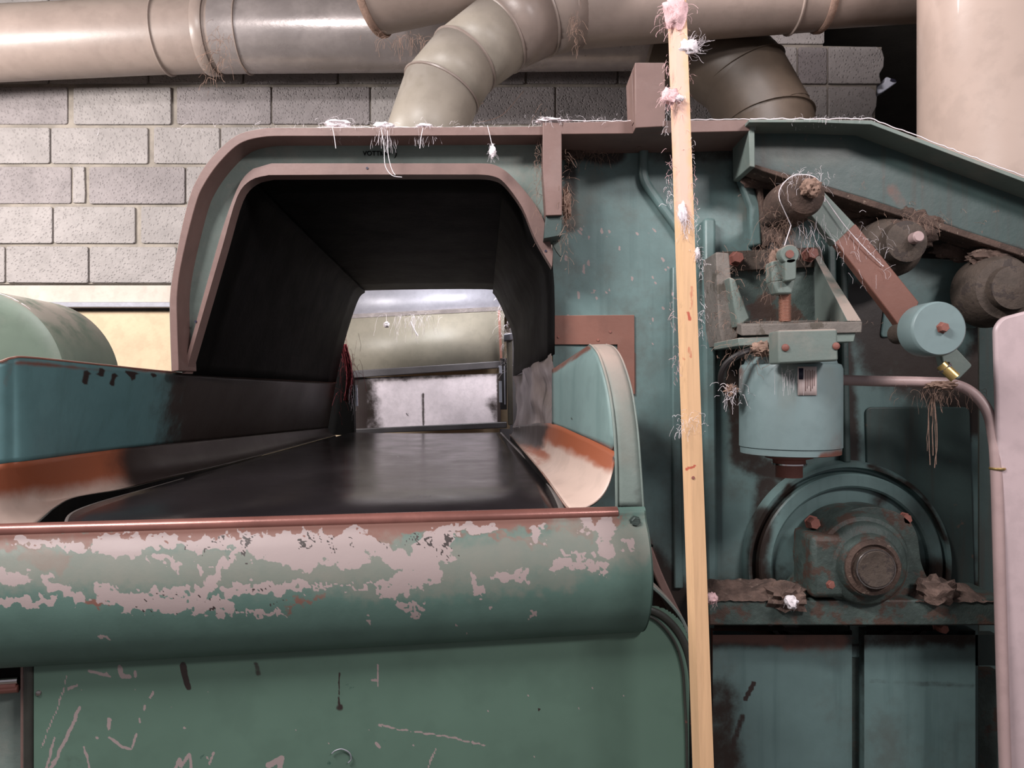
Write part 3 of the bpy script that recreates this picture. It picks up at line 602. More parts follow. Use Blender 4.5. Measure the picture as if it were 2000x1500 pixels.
# bearing two and three
b2 = thing('slope_bearing', 'lint-caked bearing with a pale shaft end just below the sloped beam', 'bearing', P(1778, 540, 1.8), 'slope bearings')
c3 = P(1780, 468, 1.72)
MB().lathe((c3.x, 1.86, c3.z), (0, -1, 0), [(.02, pxr(62, 1.75)), (.06, pxr(60, 1.75)), (.08, pxr(50, 1.75)), (.085, pxr(42, 1.75)), (.12, pxr(40, 1.75)), (.125, pxr(24, 1.75)), (.13, pxr(3, 1.7))], 40).build('bearing_housing', M['grime_brown'], b2)
blob(P(1775, 450, 1.80), .062, 'grime', b2, 'dirt_cap', sq=(1.05, .6, .75), amp=.35, seed=7)
MB().lathe(P(1784, 466, 1.73), (0, -1, 0), [(0, .013), (.022, .013), (.026, .010), (.026, .001)], 20).build('shaft_end', M['conduit'], b2)
fibres(70, P(1790, 425, 1.76), (.05, .01, .012), .05, .0006, 'lint_brown', 'lint_fringe', b2, seed=9, kind='stuff')
b3 = thing('slope_bearing', 'lint-caked bearing cut by the right edge above the pale pink cover', 'bearing', P(1985, 620, 1.8), 'slope bearings')
c4 = P(1988, 560, 1.72)
MB().lathe((c4.x, 1.90, c4.z), (0, -1, 0), [(.06, pxr(72, 1.75)), (.12, pxr(70, 1.75)), (.14, pxr(60, 1.75)), (.145, pxr(44, 1.75)), (.165, pxr(42, 1.75)), (.17, pxr(20, 1.75)), (.175, pxr(3, 1.75))], 40).build('bearing_housing', M['grime_brown'], b3)
blob(P(1935, 505, 1.80), .045, 'grime', b3, 'dirt_cap', sq=(1.1, .6, .6), amp=.35, seed=11)
# grimy lint belt along the underside of the beam
for i, (x, y, s) in enumerate(((1500, 350, .045), (1660, 412, .035), (1700, 440, .04), (1850, 490, .03), (1880, 500, .028))):
    blob(P(x, y, 1.855), s, 'grime', sb, 'dirt_clump', sq=(1.3, .35, .55), amp=.5, seed=20+i, sub=3)

# ------------------------------------------------------------------ motor bracket
br = thing('motor_bracket', 'dusty angle bracket with gussets and a shelf holding the blue motor', 'bracket', P(1540, 660, 1.75))
MB().prism([(1400, 492), (1603, 482), (1612, 520), (1400, 530)], 1.85, 1.865).build('mounting_strip', M['grime_brown'], br, bevel=.001)
MB().prism([(1400, 528), (1612, 518), (1640, 640), (1400, 640)], 1.868, 1.88).build('back_plate', M['grime_teal'], br)
MB().prism([(1398, 492), (1424, 494), (1428, 540), (1452, 628), (1440, 660), (1412, 676), (1404, 640)], 1.74, 1.86).build('left_gusset', M['dusty'], br, bevel=.003)
MB().prism([(1424, 540), (1436, 545), (1466, 622), (1440, 640)], 1.70, 1.76).build('gusset_rib', M['teal_dusty'], br, bevel=.004)
gs = MB().add([P(1590, 500, 1.85), P(1602, 500, 1.85), P(1683, 627, 1.62), P(1655, 627, 1.62), P(1592, 640, 1.85), P(1604, 640, 1.85)], [[0, 1, 2, 3], [0, 3, 4], [1, 5, 2], [3, 2, 5, 4], [0, 4, 5, 1]])
gs.build('right_gusset', M['teal_dusty'], br, bevel=.001)
sh = MB().add([P(1448, 634, 1.60), P(1684, 628, 1.60), P(1683, 650, 1.60), P(1448, 656, 1.60), P(1430, 628, 1.85)+Vector((0, 0, 0)), P(1650, 624, 1.85), P(1650, 644, 1.85), P(1430, 648, 1.85)], [[0, 1, 2, 3], [4, 7, 6, 5], [0, 4, 5, 1], [3, 2, 6, 7], [0, 3, 7, 4], [1, 5, 6, 2]])
sh.build('shelf', M['dusty'], br, bevel=.002)
hexbolt(P(1436, 506, 1.84), .015, .028, 'rustbolt', br); hexbolt(P(1580, 498, 1.84), .015, .028, 'rustbolt', br)
fibres(120, P(1425, 600, 1.70), (.02, .02, .07), .03, .0006, 'lint_brown', 'lint_fringe', br, seed=12, kind='stuff')
fibres(90, P(1560, 632, 1.61), (.10, .006, .002), .018, .0005, 'lint_brown', 'lint_fringe', br, seed=13, gravity=-.1, kind='stuff')
# ------------------------------------------------------------------ motor
mo_ = thing('electric_motor', 'pale blue upright cylindrical motor with a nameplate hanging under the bracket', 'motor', P(1545, 905, 1.66))
mc = P(1543, 750, 1.66)
zT, zB_ = P(0, 708, 1.56).z, P(0, 893, 1.56).z; rm = pxr(103, 1.6)*.965
MB().lathe((mc.x, 1.66, zB_), (0, 0, 1), [(-.002, rm*.2), (-.002, rm*.9), (0, rm*.975), (.012, rm*.98), (.0135, rm*.97), (.0145, rm), (zT-zB_-.012, rm), (zT-zB_-.003, rm*.97), (zT-zB_, rm*.9), (zT-zB_+.035, rm*.8), (zT-zB_+.045, rm*.7), (zT-zB_+.055, rm*.3)], 72).build('motor_body', M['motor'], mo_, strokes={'rust': [([(1610, 895), (1640, 890)], 12, .9), ([(1450, 893), (1500, 898)], 8, .6), ([(1445, 725), (1452, 740)], 10, .6)], 'pale': [([(1540, 720), (1545, 790)], 24, .55), ([(1620, 740), (1625, 850)], 26, .5)], 'dark': [([(1518, 838), (1524, 842)], 3, .9), ([(1580, 785), (1583, 795)], 3, .9)]})
MB().prism([(1442, 660), (1672, 648), (1668, 668), (1560, 670), (1442, 676)], 1.605, 1.80).build('mounting_flange', M['teal_dusty'], mo_, bevel=.002)
MB().prism(rounded([(1520, 645), (1636, 642), (1638, 705), (1521, 711)], 6), 1.50, 1.56).build('junction_box', M['teal_dusty'], mo_, bevel=.004)
for sx, sy in ((1534, 679), (1633, 676)): MB().lathe(P(sx, sy, 1.4995), (0, -1, 0), [(0, .0075), (.002, .007), (.004, .004), (.0042, .001)], 20).build('screw', M['rustbolt'], mo_)
def facing(px, py, off=0):                         # point on the motor's shell
    d = Vector(((px-1000)/F, 1, -(py-750)/F)); a = d.x**2+d.y**2; b = -2*(d.x*mc.x+d.y*1.66); c = mc.x**2+1.66**2-(rm+off)**2
    t = (-b-math.sqrt(b*b-4*a*c))/(2*a); return Vector((0, 0, EYE))+d*t
pr_ = [[facing(x, y, .0015) for x in np.linspace(1558, 1595, 8)] for y in (716, 735, 755, 772)]
npl = MB().surf(pr_).build('nameplate', M['platefoil'], mo_, solid=.0016)
MB().surf([[facing(x, y, .003) for x in (1560, 1564, 1569)] for y in (719, 741)]).build('printed_square', M['ink'], npl, solid=.0008)
for k in range(6):
    x = 1573+k*3.4; MB().surf([[facing(xx, y, .0028) for xx in (x, x+.8)] for y in (722+2*(k % 2), 764-5*(k % 3))]).build('printed_line', M['rustbolt'], npl, solid=.0004)
MB().lathe((mc.x-.002, 1.66, zB_-.002), (0, 0, -1), [(0, .05), (.008, .05), (.012, .034), (.022, .034), (.024, .028), (.05, .028), (.052, .01)], 32).build('shaft_boss', M['rustbolt'], mo_)
MB().lathe((mc.x-.002, 1.66, zB_-.022), (0, 0, -1), [(0, .034), (0, .0365), (.003, .0365), (.003, .034)], 32, False).build('steel_rim', M['chrome'], mo_)
MB().tube(cr([P(1478, 682, 1.60), P(1445, 692, 1.59), P(1418, 712, 1.60), P(1408, 742, 1.62), P(1420, 765, 1.64), P(1440, 772, 1.66)], 6), .007, 10).build('cable', M['blackcable'], mo_)
MB().tube([P(1470, 680, 1.59), P(1500, 676, 1.58)], .011, 12).build('cable_gland', M['lint_brown'], mo_)
blob(P(1490, 682, 1.585), .014, 'lint_brown', mo_, 'lint_clump', sq=(1.6, 1, 1), amp=.6, seed=31)
blob(P(1428, 762, 1.62), .011, 'lint_brown', mo_, 'lint_clump', sq=(1.2, 1, 1), amp=.7, seed=33)
fibres(90, P(1470, 690, 1.585), (.03, .01, .015), .05, .0005, 'lint_brown', 'lint_fringe', mo_, seed=14, kind='stuff')
fibres(60, P(1430, 765, 1.61), (.012, .01, .012), .035, .0006, 'lint', 'lint_fringe', mo_, seed=15, kind='stuff')
fibres(24, P(1540, 725, 1.548), (.012, .001, .006), .07, .0004, 'lint', 'lint_fringe', mo_, seed=16, gravity=1.0, curl=.3, kind='stuff')
# ------------------------------------------------------------------ clevis rod
cv = thing('clevis_rod', 'threaded rod with a forked grey clevis head standing on the bracket shelf', 'rod', P(1533, 628, 1.66))
MB().prism(rounded([(1506, 510), (1530, 506), (1532, 548), (1508, 552)], 6), 1.62, 1.66).build('fork_jaw', M['teal_dusty'], cv, bevel=.003)
MB().prism(rounded([(1534, 505), (1556, 503), (1556, 546), (1534, 550)], 6), 1.60, 1.66).build('fork_jaw', M['teal_dusty'], cv, bevel=.003)
MB().lathe(P(1543, 496, 1.60), (0, 1, 0), [(0, .001), (0, .018), (.002, .0195), (.03, .0195)], 28).build('eye', M['teal_dusty'], cv)
MB().lathe(P(1543, 496, 1.597), (0, 1, 0), [(0, .001), (0, .0085), (.006, .0085)], 20).build('pin', M['rustbolt'], cv)
MB().prism([(1508, 548), (1554, 546), (1548, 574), (1518, 574)], 1.62, 1.66).build('neck', M['teal_dusty'], cv, bevel=.004)
zr0, zr1 = P(0, 572, 1.64).z, P(0, 628, 1.64).z
pf = [(0, .0105)]; z = 0
while z < zr0-zr1-.002: pf += [(z+.0008, .0132), (z+.0016, .0132), (z+.0024, .0108), (z+.003, .0108)]; z += .003
MB().lathe((P(1533, 0, 1.645).x, 1.645, zr1), (0, 0, 1), pf, 20).build('thread', M['copper'], cv)
blob(P(1515, 520, 1.64), .018, 'lint_brown', cv, 'lint_clump', sq=(.7, .8, 1.9), amp=.5, seed=41)
fibres(110, P(1514, 520, 1.625), (.014, .008, .035), .04, .0005, 'lint_brown', 'lint_fringe', cv, seed=17, kind='stuff')
# ------------------------------------------------------------------ conduit
cd = thing('conduit_pipe', 'pinkish metal conduit pipe bending from behind the motor down the right side', 'pipe', P(1960, 1500, 1.62))
path = cr([P(1610, 741, 1.74), P(1700, 744, 1.72), P(1800, 746, 1.70), P(1860, 750, 1.69), P(1900, 768, 1.67), P(1928, 802, 1.65), P(1940, 850, 1.64), P(1946, 920, 1.63), P(1953, 1150, 1.62), P(1960, 1400, 1.61), P(1970, 1700, 1.6)], 8)
MB().tube(path, .0118, 16).build('pipe_run', M['conduit'], cd)
cl = MB(); c5 = P(1948, 915, 1.63); cl.tube([c5+Vector((.0135*math.cos(a), .0135*math.sin(a), 0)) for a in [x/16*2*PI for x in range(17)]], .0028, 6); cl.build('clip', M['brass'], cd)
MB().tube([c5+Vector((.012, 0, 0)), c5+Vector((.030, .0, -.001))], .005, 8).build('clip', M['brass'], cd)
blob(P(1845, 752, 1.685), .012, 'lint_brown', cd, 'lint_clump', sq=(3, 1, .8), amp=.5, seed=45)
fibres(90, P(1850, 762, 1.68), (.05, .008, .008), .06, .0005, 'lint_brown', 'lint_fringe', cd, seed=19, gravity=.5, kind='stuff')
fibres(10, P(1821, 775, 1.72), (.003, .002, .003), .20, .0016, 'lint_brown', 'hanging_dust', cd, seed=21, gravity=2.5, curl=.4, kind='stuff')
# ------------------------------------------------------------------ pink cover
MB().prism(rounded([(1944, 640), (1958, 620), (2010, 606), (2240, 600), (2240, 2300), (1990, 2300)], [20, 14, 6, 10, 0, 0], 6), 1.62, 1.635).build('pink_cover', M['pink'], bevel=.005, label='pale pink painted sheet metal cover at the right edge beside the conduit', category='cover')

# ------------------------------------------------------------------ feed trough
tr = thing('feed_trough', 'worn green feed trough with a rounded chipped front and curved side cheeks', 'trough', P(600, 1900, 1.5))
LA = P(-120, 1041, 1.25); LB = P(1258, 986, 1.452); LA.z = LB.z = (P(0, 1036, 1.262).z+LB.z)/2
dL = Vector((LB.x-LA.x, LB.y-LA.y, 0)).normalized(); nL = Vector((-dL.y, dL.x, 0)); nL = nL if nL.y < 0 else -nL   # nL points to the viewer
prof = cr([(-.012, -.010), (-.008, -.002), (0, 0), (.009, -.004), (.012, -.014), (.016, -.024), (.030, -.045), (.044, -.080), (.050, -.115), (.048, -.150), (.036, -.190), (.014, -.222), (-.012, -.238), (-.05, -.245)], 12)
Ltot = (LB-LA).length; NS = 460
def roll_strokes():
    chip = [([(195, 1062), (262, 1066)], 19, 1), ([(285, 1056), (440, 1062)], 9, .9), ([(300, 1085), (340, 1090)], 8, .8), ([(370, 1066), (480, 1052)], 12, .95), ([(484, 1050), (430, 1108), (386, 1162)], 8, 1),
            ([(505, 1068), (600, 1090), (690, 1055)], 22, 1), ([(560, 1060), (700, 1085)], 24, 1), ([(690, 1045), (760, 1085), (850, 1122)], 17, 1), ([(870, 1040), (868, 1072), (810, 1130), (765, 1148)], 19, 1),
            ([(820, 1088), (850, 1050)], 22, 1), ([(890, 1030), (960, 1030)], 9, .85), ([(1045, 1032), (1052, 1055)], 8, .9), ([(1140, 1022), (1190, 1030), (1185, 1075)], 14, .8), ([(1085, 1106), (1165, 1100)], 8, .8), ([(1100, 1080), (1160, 1090)], 7, .6),
            ([(0, 1126), (42, 1132)], 15, .9), ([(100, 1136), (150, 1168)], 12, .95), ([(-40, 1184), (95, 1172)], 9, .9), ([(200, 1160), (270, 1178), (440, 1184)], 17, .95), ([(300, 1158), (420, 1150)], 7, .8), ([(440, 1156), (600, 1146)], 10, .9),
            ([(470, 1196), (560, 1196)], 4, .8), ([(620, 1146), (770, 1144)], 3.5, .85), ([(776, 1184), (826, 1188)], 6, .9), ([(800, 1195), (806, 1204)], 5, .8), ([(965, 1130), (1030, 1122)], 9, .8), ([(925, 1130), (936, 1158)], 8, .9), ([(1175, 1105), (1178, 1118)], 5, .9),
            ([(195, 1249), (216, 1250)], 5, .9), ([(1030, 1208), (1042, 1206)], 4, .9), ([(40, 1058), (160, 1072)], 7, .8), ([(340, 1100), (352, 1108)], 7, .9), ([(384, 1100), (392, 1112)], 7, .9), ([(955, 1182), (960, 1190)], 3, .9), ([(720, 1190), (721, 1220)], 2, .9), ([(898, 1212), (899, 1230)], 2, .8), ([(1225, 1060), (1240, 1080)], 8, .7)]
    rust = [([(-120, 1058), (600, 1034), (1200, 1006)], 20, .95), ([(600, 1052), (760, 1048)], 20, .85), ([(60, 1090), (120, 1100)], 20, .75), ([(560, 1185), (640, 1160)], 6, .6), ([(960, 1048), (1060, 1060)], 6, .7), ([(160, 1168), (200, 1176)], 8, .8), ([(1120, 1035), (1150, 1045)], 14, .6)]
    dark = [([(x, 1050+random.uniform(-3, 3)), (x+random.choice((-1, 1))*random.uniform(8, 26), 1062+random.uniform(0, 34))], 1.6, .8) for x in [random.uniform(360, 900) for _ in range(26)]]+[([(x, y), (x+random.uniform(-8, 8), y+random.uniform(-4, 4))], 2.2, .8) for x, y in [(random.uniform(250, 560), random.uniform(1150, 1200)) for _ in range(22)]]
    grime = [([(1120, 1020), (1140, 1040)], 12, .5)]
    pale = [([(-120, 1110), (400, 1110), (900, 1100), (1250, 1060)], 52, .62), ([(700, 1150), (1100, 1130)], 30, .5), ([(1100, 1040), (1240, 1060)], 40, .6)]
    return {'chip': chip, 'rust': rust, 'dark': dark, 'grime': grime, 'pale': pale, 'warp': 17}
rows_ = []
pf3 = prof[24:]                                       # the sheet below the rounded lip
for p in pf3: rows_.append([LA+dL*(Ltot*i/NS)+nL*p.x+Vector((0, 0, p.y)) for i in range(NS+1)])
MB().surf(rows_).build('front_sheet', M['roll'], tr, strokes=roll_strokes())
e0 = MB(); pe_ = [LB+nL*p.x+Vector((0, 0, p.y)) for p in prof]+[LB-nL*.05+Vector((0, 0, -.01))]
e0.add(pe_+[p-dL*.003 for p in pe_], [list(range(len(pe_))), list(range(2*len(pe_)-1, len(pe_)-1, -1))]+[[i, (i+1) % len(pe_), (i+1) % len(pe_)+len(pe_), i+len(pe_)] for i in range(len(pe_))]); e0.build('end_plate', M['roll'], tr)
Lp = LA+dL*(Ltot*.955)
lipm = MB(); lp = []
for p in prof[:49] if False else prof[0:50]: pass
lipm.tube([LA+Vector((0, 0, -.008)), Lp+Vector((0, 0, -.008))], .0125, 20).build('lip', M['lip'], tr)
MB().tube([Lp+Vector((0, 0, -.006)), LB+Vector((0, 0, -.006))], .009, 16).build('lip', M['roll'], tr, label='green painted end of the lip')
hexbolt(onplane(1240, 1018, LB+nL*.016, nL), .0088, .007, 'grime_teal', tr, axis=nL)
# right cheek: curved rim strip and the inner face behind it
ri = cr([(1204, 990), (1203, 900), (1198, 820), (1188, 755), (1172, 700), (1160, 680), (1152, 674)], 5); ro = cr([(1256, 990), (1250, 900), (1244, 830), (1233, 760), (1216, 705), (1200, 680), (1184, 673)], 5)
yr = [1.47+.25*(i/(len(ri)-1))**2.2 for i in range(len(ri))]
R1 = [P(a.x, a.y, y) for a, y in zip(ri, yr)]; R2 = [P(a.x, a.y, y+.004) for a, y in zip(ro, yr)]
MB().surf([[a.lerp(b, t/4)+Vector((0, -.004*math.sin(PI*t/4), 0)) for a, b in zip(R1, R2)] for t in range(5)]).build('cheek_rim', M['teal_dusty'], tr, solid=.003, strokes={'grime': [([(1240, 960), (1256, 985)], 10, .4)], 'pale': [([(1225, 760), (1225, 900)], 20, .5)]})
MB().tube([a+Vector((0, -.003, 0)) for a in R1], .003, 8).build('weld_bead', M['teal_dusty'], tr)
MB().tube([a+Vector((0, -.001, 0)) for a in R2], .0022, 8).build('rim_edge', M['teal_dusty'], tr)
MB().surf([[a, a+Vector((.004, .19-(a.y-1.47)*.7, 0))] for a in R2]).build('cheek_outer_side', M['teal_dusty'], tr, solid=.003)
bk_ = [P(1079, y, 1.86) for y in (828, 800, 770, 740, 726, 722)]
frt = [R1[min(len(R1)-1, int(i))] for i in (6, 12, 17, 22, 27, 30)]
NI = 24
def inter(lst, t):
    x = t*(len(lst)-1); i = min(int(x), len(lst)-2); return lst[i].lerp(lst[i+1], x-i)
f1 = P(1196, 880, 1.50)
front_curve = [f1]+[r for r in R1 if r.z > f1.z+.01]
MB().surf([[inter(front_curve, s/NI).lerp(inter(bk_, s/NI), t/16) for s in range(NI+1)] for t in range(17)]).build('cheek_face', M['teal_light'], tr, solid=.003, strokes={'rust': [([(1082, 724), (1150, 680)], 6, .7)], 'chip': [([(1080, 826), (1196, 880)], 2.5, .8)], 'dark': [([(1115, 812), (1118, 822)], 3, .6)]})
MB().add([P(1079, 700, 1.862), P(1079, 850, 1.862), P(1004, 850, 3.25), P(1003, 700, 3.25)], [[0, 1, 2, 3]]).build('inner_side', M['liner'], tr, solid=.003, strokes={'grime': [([(1079, 700), (1004, 850)], 300, 1.0)]}) if False else None
# inner side wall inside the tunnel on the right, dented sheet
rows_ = []
for j in range(13):
    t = j/12; row = []
    for i in range(41):
        s = i/40; a = P(1081, 690+150*t, 1.862); b = P(1003, 735+100*t, 3.25); p = a.lerp(b, s)
        p.x += .02*mnoise.noise(Vector((p.y*4, p.z*12, 1)))+.012*math.sin(PI*t); row.append(p)
    rows_.append(row)
MB().surf(rows_).build('dented_side', M['dented'], tr)
# right liner: cream sheet turning from the cheek down to the belt
top_ = [P(1202, 884, 1.49), P(1196, 880, 1.50), P(1140, 853, 1.64), P(1080, 828, 1.86), P(1040, 828, 2.35), P(1003, 834, 3.2)]
low_ = [P(1120, 1000, 1.45), P(1106, 990, 1.47), P(1078, 950, 1.62), P(1052, 915, 1.86), P(1022, 880, 2.35), P(996, 850, 3.2)]
T_, L2 = cr(top_, 8), cr(low_, 8)
rows_ = []
for j in range(17):
    t = j/16; row = []
    for a, b in zip(T_, L2):
        p = a.lerp(b, t); sag = math.sin(PI*t)*(a-b).length*.22
        p += Vector((.55, 0, -.8))*sag; p.z += .002*mnoise.noise(Vector((p.x*20, p.y*9, 0))); row.append(p)
    rows_.append(row)
MB().surf(rows_).build('liner', M['liner'], tr, solid=.003, strokes={'rust': [([(1000, 830), (1080, 830), (1140, 858), (1200, 888)], 34, 1.0), ([(1010, 850), (1060, 890)], 16, .8)], 'warp': 10, 'grime': [([(985, 830), (1040, 842)], 32, 1.0), ([(1203, 890), (1196, 985), (1120, 1010)], 5, .8)]})
MB().tube([p+Vector((0, -.001, .001)) for p in L2], .0022, 6).build('liner_edge', M['brown2'], tr)
sl_ = [p+Vector((0, 0, 0)) for p in T_]
# left cheek (inner face) and liner
tl = [P(-140, 722, 1.22), P(-40, 715, 1.27), P(0, 708, 1.29), P(22, 701, 1.31), P(60, 700, 1.35), P(200, 714, 1.55), P(330, 727, 1.80), P(480, 738, 2.3), P(655, 748, 3.3)]
bl = [P(-140, 925, 1.22), P(-40, 911, 1.27), P(0, 906, 1.29), P(22, 903, 1.31), P(60, 899, 1.35), P(160, 886, 1.55), P(290, 870, 1.80), P(440, 856, 2.3), P(640, 836, 3.3)]
TL, BL = cr(tl, 10), cr(bl, 10)
MB().surf([[a.lerp(b, t/20) for a, b in zip(TL, BL)] for t in range(21)]).build('cheek_face', M['teal_cheek'], tr, solid=.003, strokes={'grime': [([(430, 700), (430, 900)], 110, 1), ([(520, 700), (660, 900)], 120, 1.2)], 'rust': [([(0, 705), (330, 728)], 4, .7), ([(20, 712), (10, 750)], 8, .4)], 'dark': [([(x, 716+.09*(x-170)), (x+random.uniform(-3, 6), 716+.09*(x-170)+random.uniform(4, 36))], 2.4, .85) for x in [random.uniform(150, 300) for _ in range(18)]]+[([(285, 750), (282, 765)], 4, .7)]})  # grime here is black soot plus painted tunnel shade towards the back
MB().tube([p+Vector((0, 0, .001)) for p in TL], .0025, 6).build('cheek_edge', M['brown2'], tr)
ll = [P(-140, 1075, 1.28), P(30, 1055, 1.31), P(70, 1022, 1.36), P(108, 990, 1.43), P(150, 969, 1.52), P(235, 955, 1.63), P(330, 932, 1.78), P(470, 900, 2.3), P(655, 850, 3.3)]
LLc = cr(ll, 10)
rows_ = []
for j in range(17):
    t = j/16; row = []
    for i in range(90):
        a = inter(BL, i/89); b = inter(LLc, i/89); p = a.lerp(b, t); s = math.sin(PI*t)*(a-b).length*.2; p += Vector((-.5, 0, -.8))*s; row.append(p)
    rows_.append(row)
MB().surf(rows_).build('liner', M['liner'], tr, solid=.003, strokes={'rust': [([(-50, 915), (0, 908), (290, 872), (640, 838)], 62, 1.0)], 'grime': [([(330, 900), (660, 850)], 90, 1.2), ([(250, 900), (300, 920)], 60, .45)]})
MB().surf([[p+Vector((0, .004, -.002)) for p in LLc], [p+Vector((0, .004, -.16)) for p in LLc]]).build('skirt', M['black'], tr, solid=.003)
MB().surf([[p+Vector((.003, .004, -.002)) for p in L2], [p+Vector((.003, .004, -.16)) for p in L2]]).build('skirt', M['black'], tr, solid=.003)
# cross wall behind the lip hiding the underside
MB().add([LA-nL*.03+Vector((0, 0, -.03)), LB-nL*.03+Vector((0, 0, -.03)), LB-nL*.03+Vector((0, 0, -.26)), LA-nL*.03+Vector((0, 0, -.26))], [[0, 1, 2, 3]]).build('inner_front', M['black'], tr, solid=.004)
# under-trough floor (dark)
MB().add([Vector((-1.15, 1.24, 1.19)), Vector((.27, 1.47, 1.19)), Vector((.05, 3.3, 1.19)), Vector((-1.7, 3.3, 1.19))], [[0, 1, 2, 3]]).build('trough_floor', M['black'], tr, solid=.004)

# ------------------------------------------------------------------ belt
bt = thing('conveyor_belt', 'black glossy rubber conveyor belt running through the tunnel from behind the chipped lip', 'belt', (-.35, 2.2, 1.2))
bl_ = [P(95, 1075, 1.285), P(128, 1030, 1.315), P(165, 994, 1.42), P(330, 945, 1.76), P(560, 880, 2.54), P(688, 846, 3.28)]
br_ = [P(1098, 1030, 1.485), P(1092, 995, 1.50), P(1072, 955, 1.66), P(1046, 920, 2.0), P(1012, 884, 2.5), P(976, 846, 3.28)]
BLc, BRc = cr(bl_, 8), cr(br_, 8)
MB().surf([[a.lerp(b, t/30)+Vector((0, 0, -.004*math.sin(PI*t/30))) for t in range(31)] for a, b in zip(BLc, BRc)]).build('belt_surface', M['belt'], bt, solid=.006)
MB().tube([p+Vector((.006, 0, -.002)) for p in BRc], [.010-.004*i/(len(BRc)-1) for i in range(len(BRc))], 10).build('belt_edge', M['beltedge'], bt)
MB().tube([p+Vector((-.003, 0, 0)) for p in BLc[:26]], .0035, 8).build('belt_edge', M['beltedge'], bt)
MB().tube([p+Vector((-.003, 0, -.001)) for p in BLc[25:]], .0035, 8).build('belt_edge', M['black'], bt)
MB().box(-.75, -.02, 1.5, 3.2, 1.175, 1.20).build('belt_bed', M['black'], bt)

# ------------------------------------------------------------------ lower front door and post
dp0 = LB-nL*.028
def DP(x, y, off=0): return onplane(x, y, dp0+nL*off, nL)
dt = thing('access_door', 'scratched green sheet metal access door below the trough, with rounded corners', 'door', DP(700, 1900, 0))
outl = rounded([(66, 1292), (1346, 1180), (1346, 2100), (66, 2100)], [30, 120, 0, 0], 10)
scr = {'warp': 2.5, 'chip': [([(155, 1383), (128, 1445), (98, 1505)], 3.2, 1), ([(132, 1318), (110, 1390), (80, 1460)], 1.6, .8), ([(107, 1440), (90, 1505)], 2.6, .95), ([(163, 1458), (172, 1480), (176, 1505)], 2.2, .9), ([(173, 1311), (214, 1320)], 3.6, .8), ([(234, 1303), (236, 1322), (252, 1322)], 4, 1), ([(264, 1314), (264, 1322)], 3, .8),
       ([(133, 1344), (150, 1338)], 3, .9), ([(212, 1404), (214, 1424)], 3, .9), ([(214, 1440), (240, 1460), (256, 1463), (267, 1434)], 2.4, .9), ([(300, 1352), (293, 1361)], 2.4, .9), ([(190, 1441)], 3.5, 1), ([(360, 1422)], 3, 1), ([(337, 1505), (352, 1482), (352, 1496), (369, 1474), (376, 1505)], 2.6, .95), ([(418, 1470), (409, 1492)], 2.2, .9), ([(405, 1479)], 2.6, .9),
       ([(524, 1495), (548, 1483), (545, 1505)], 6, .95), ([(738, 1415), (800, 1428), (870, 1438), (950, 1456)], 1.8, .8), ([(852, 1463), (834, 1500)], 2, .8), ([(735, 1452), (742, 1460)], 3, .9), ([(738, 1300), (737, 1340)], 1.6, .8), ([(1130, 1380), (1132, 1386)], 2, .6), ([(727, 1328), (737, 1330)], 2, .8), ([(284, 1378), (282, 1386)], 3, .8), ([(272, 1404), (274, 1412)], 2.2, .8)]
       + [([(random.uniform(80, 1300), random.uniform(1300, 1495))], random.uniform(1.2, 2.2), .9) for _ in range(26)],
       'dark': [([(358, 1300), (360, 1320), (368, 1342)], 7, .8), ([(500, 1296), (505, 1316)], 7, .55), ([(663, 1315), (662, 1375)], 2, .8), ([(663, 1382)], 9, .6), ([(1052, 1385)], 3, .9)],
       'grime': [([(145, 1490), (140, 1520)], 24, .35)]}
rows_ = []
NX, NY = 440, 110
for j in range(NY+1):
    y = 1150+ (1560-1150)*j/NY; rows_.append([(66+(1346-66)*i/NX, y) for i in range(NX+1)])
q = MB(); keep = {}
def inside(x, y):
    if x > 1266 and y < 1262:
        return (x-1266)**2/80**2+(y-1262)**2/80**2 <= 1
    if x < 84 and y < 1312: return (x-84)**2+(y-1312)**2 <= 18**2
    return y > 1182
vv = []; ff = []
for j in range(NY+1):
    for i in range(NX+1):
        x, y = rows_[j][i]
        if x > 1266 and y < 1262 and not inside(x, y) and y > 1176:      # snap the corner vertices on to the arc
            d = math.hypot(x-1266, y-1262); x, y = 1266+(x-1266)*80/d, 1262+(y-1262)*80/d
        vv.append(DP(x, y, .012))
for j in range(NY):
    for i in range(NX):
        x, y = rows_[j][i]
        x1, y1 = rows_[j+1][i+1]
        if inside((x+x1)/2, (y+y1)/2) or y > 1265: ff.append([j*(NX+1)+i, j*(NX+1)+i+1, (j+1)*(NX+1)+i+1, (j+1)*(NX+1)+i])
q.add(vv, ff); q.add([DP(66, 1560, .012), DP(1346, 1560, .012), DP(1346, 2200, .012), DP(66, 2200, .012)], [[0, 1, 2, 3]])
do = q.build('door_sheet', M['green'], dt, strokes=scr)
bead = [DP(x, y, .008) for x, y in cr([(1225, 1188), (1265, 1190), (1300, 1208), (1330, 1245), (1347, 1295), (1353, 1360), (1356, 1500), (1362, 2000)], 6)]
MB().tube(bead, .009, 12).build('edge_bead', M['trimblack'], dt)
MB().tube([DP(x, y, .015) for x, y in cr([(1225, 1200), (1265, 1203), (1292, 1220), (1318, 1255), (1332, 1300), (1337, 1360), (1342, 1500), (1346, 2000)], 6)], .003, 8).build('edge_bead', M['trimblack'], dt)
MB().tube([DP(57, y, .008) for y in (1282, 1400, 1700, 2100)], .0085, 12).build('edge_bead', M['trimblack'], dt)
MB().tube([DP(48, y, .002) for y in (1282, 1400, 1700, 2100)], .006, 12).build('edge_bead', M['brown'], dt)
MB().lathe(DP(76, 1353, .012), nL, [(0, .0045), (.003, .004), (.004, .001)], 14).build('rivet', M['steel'], dt)
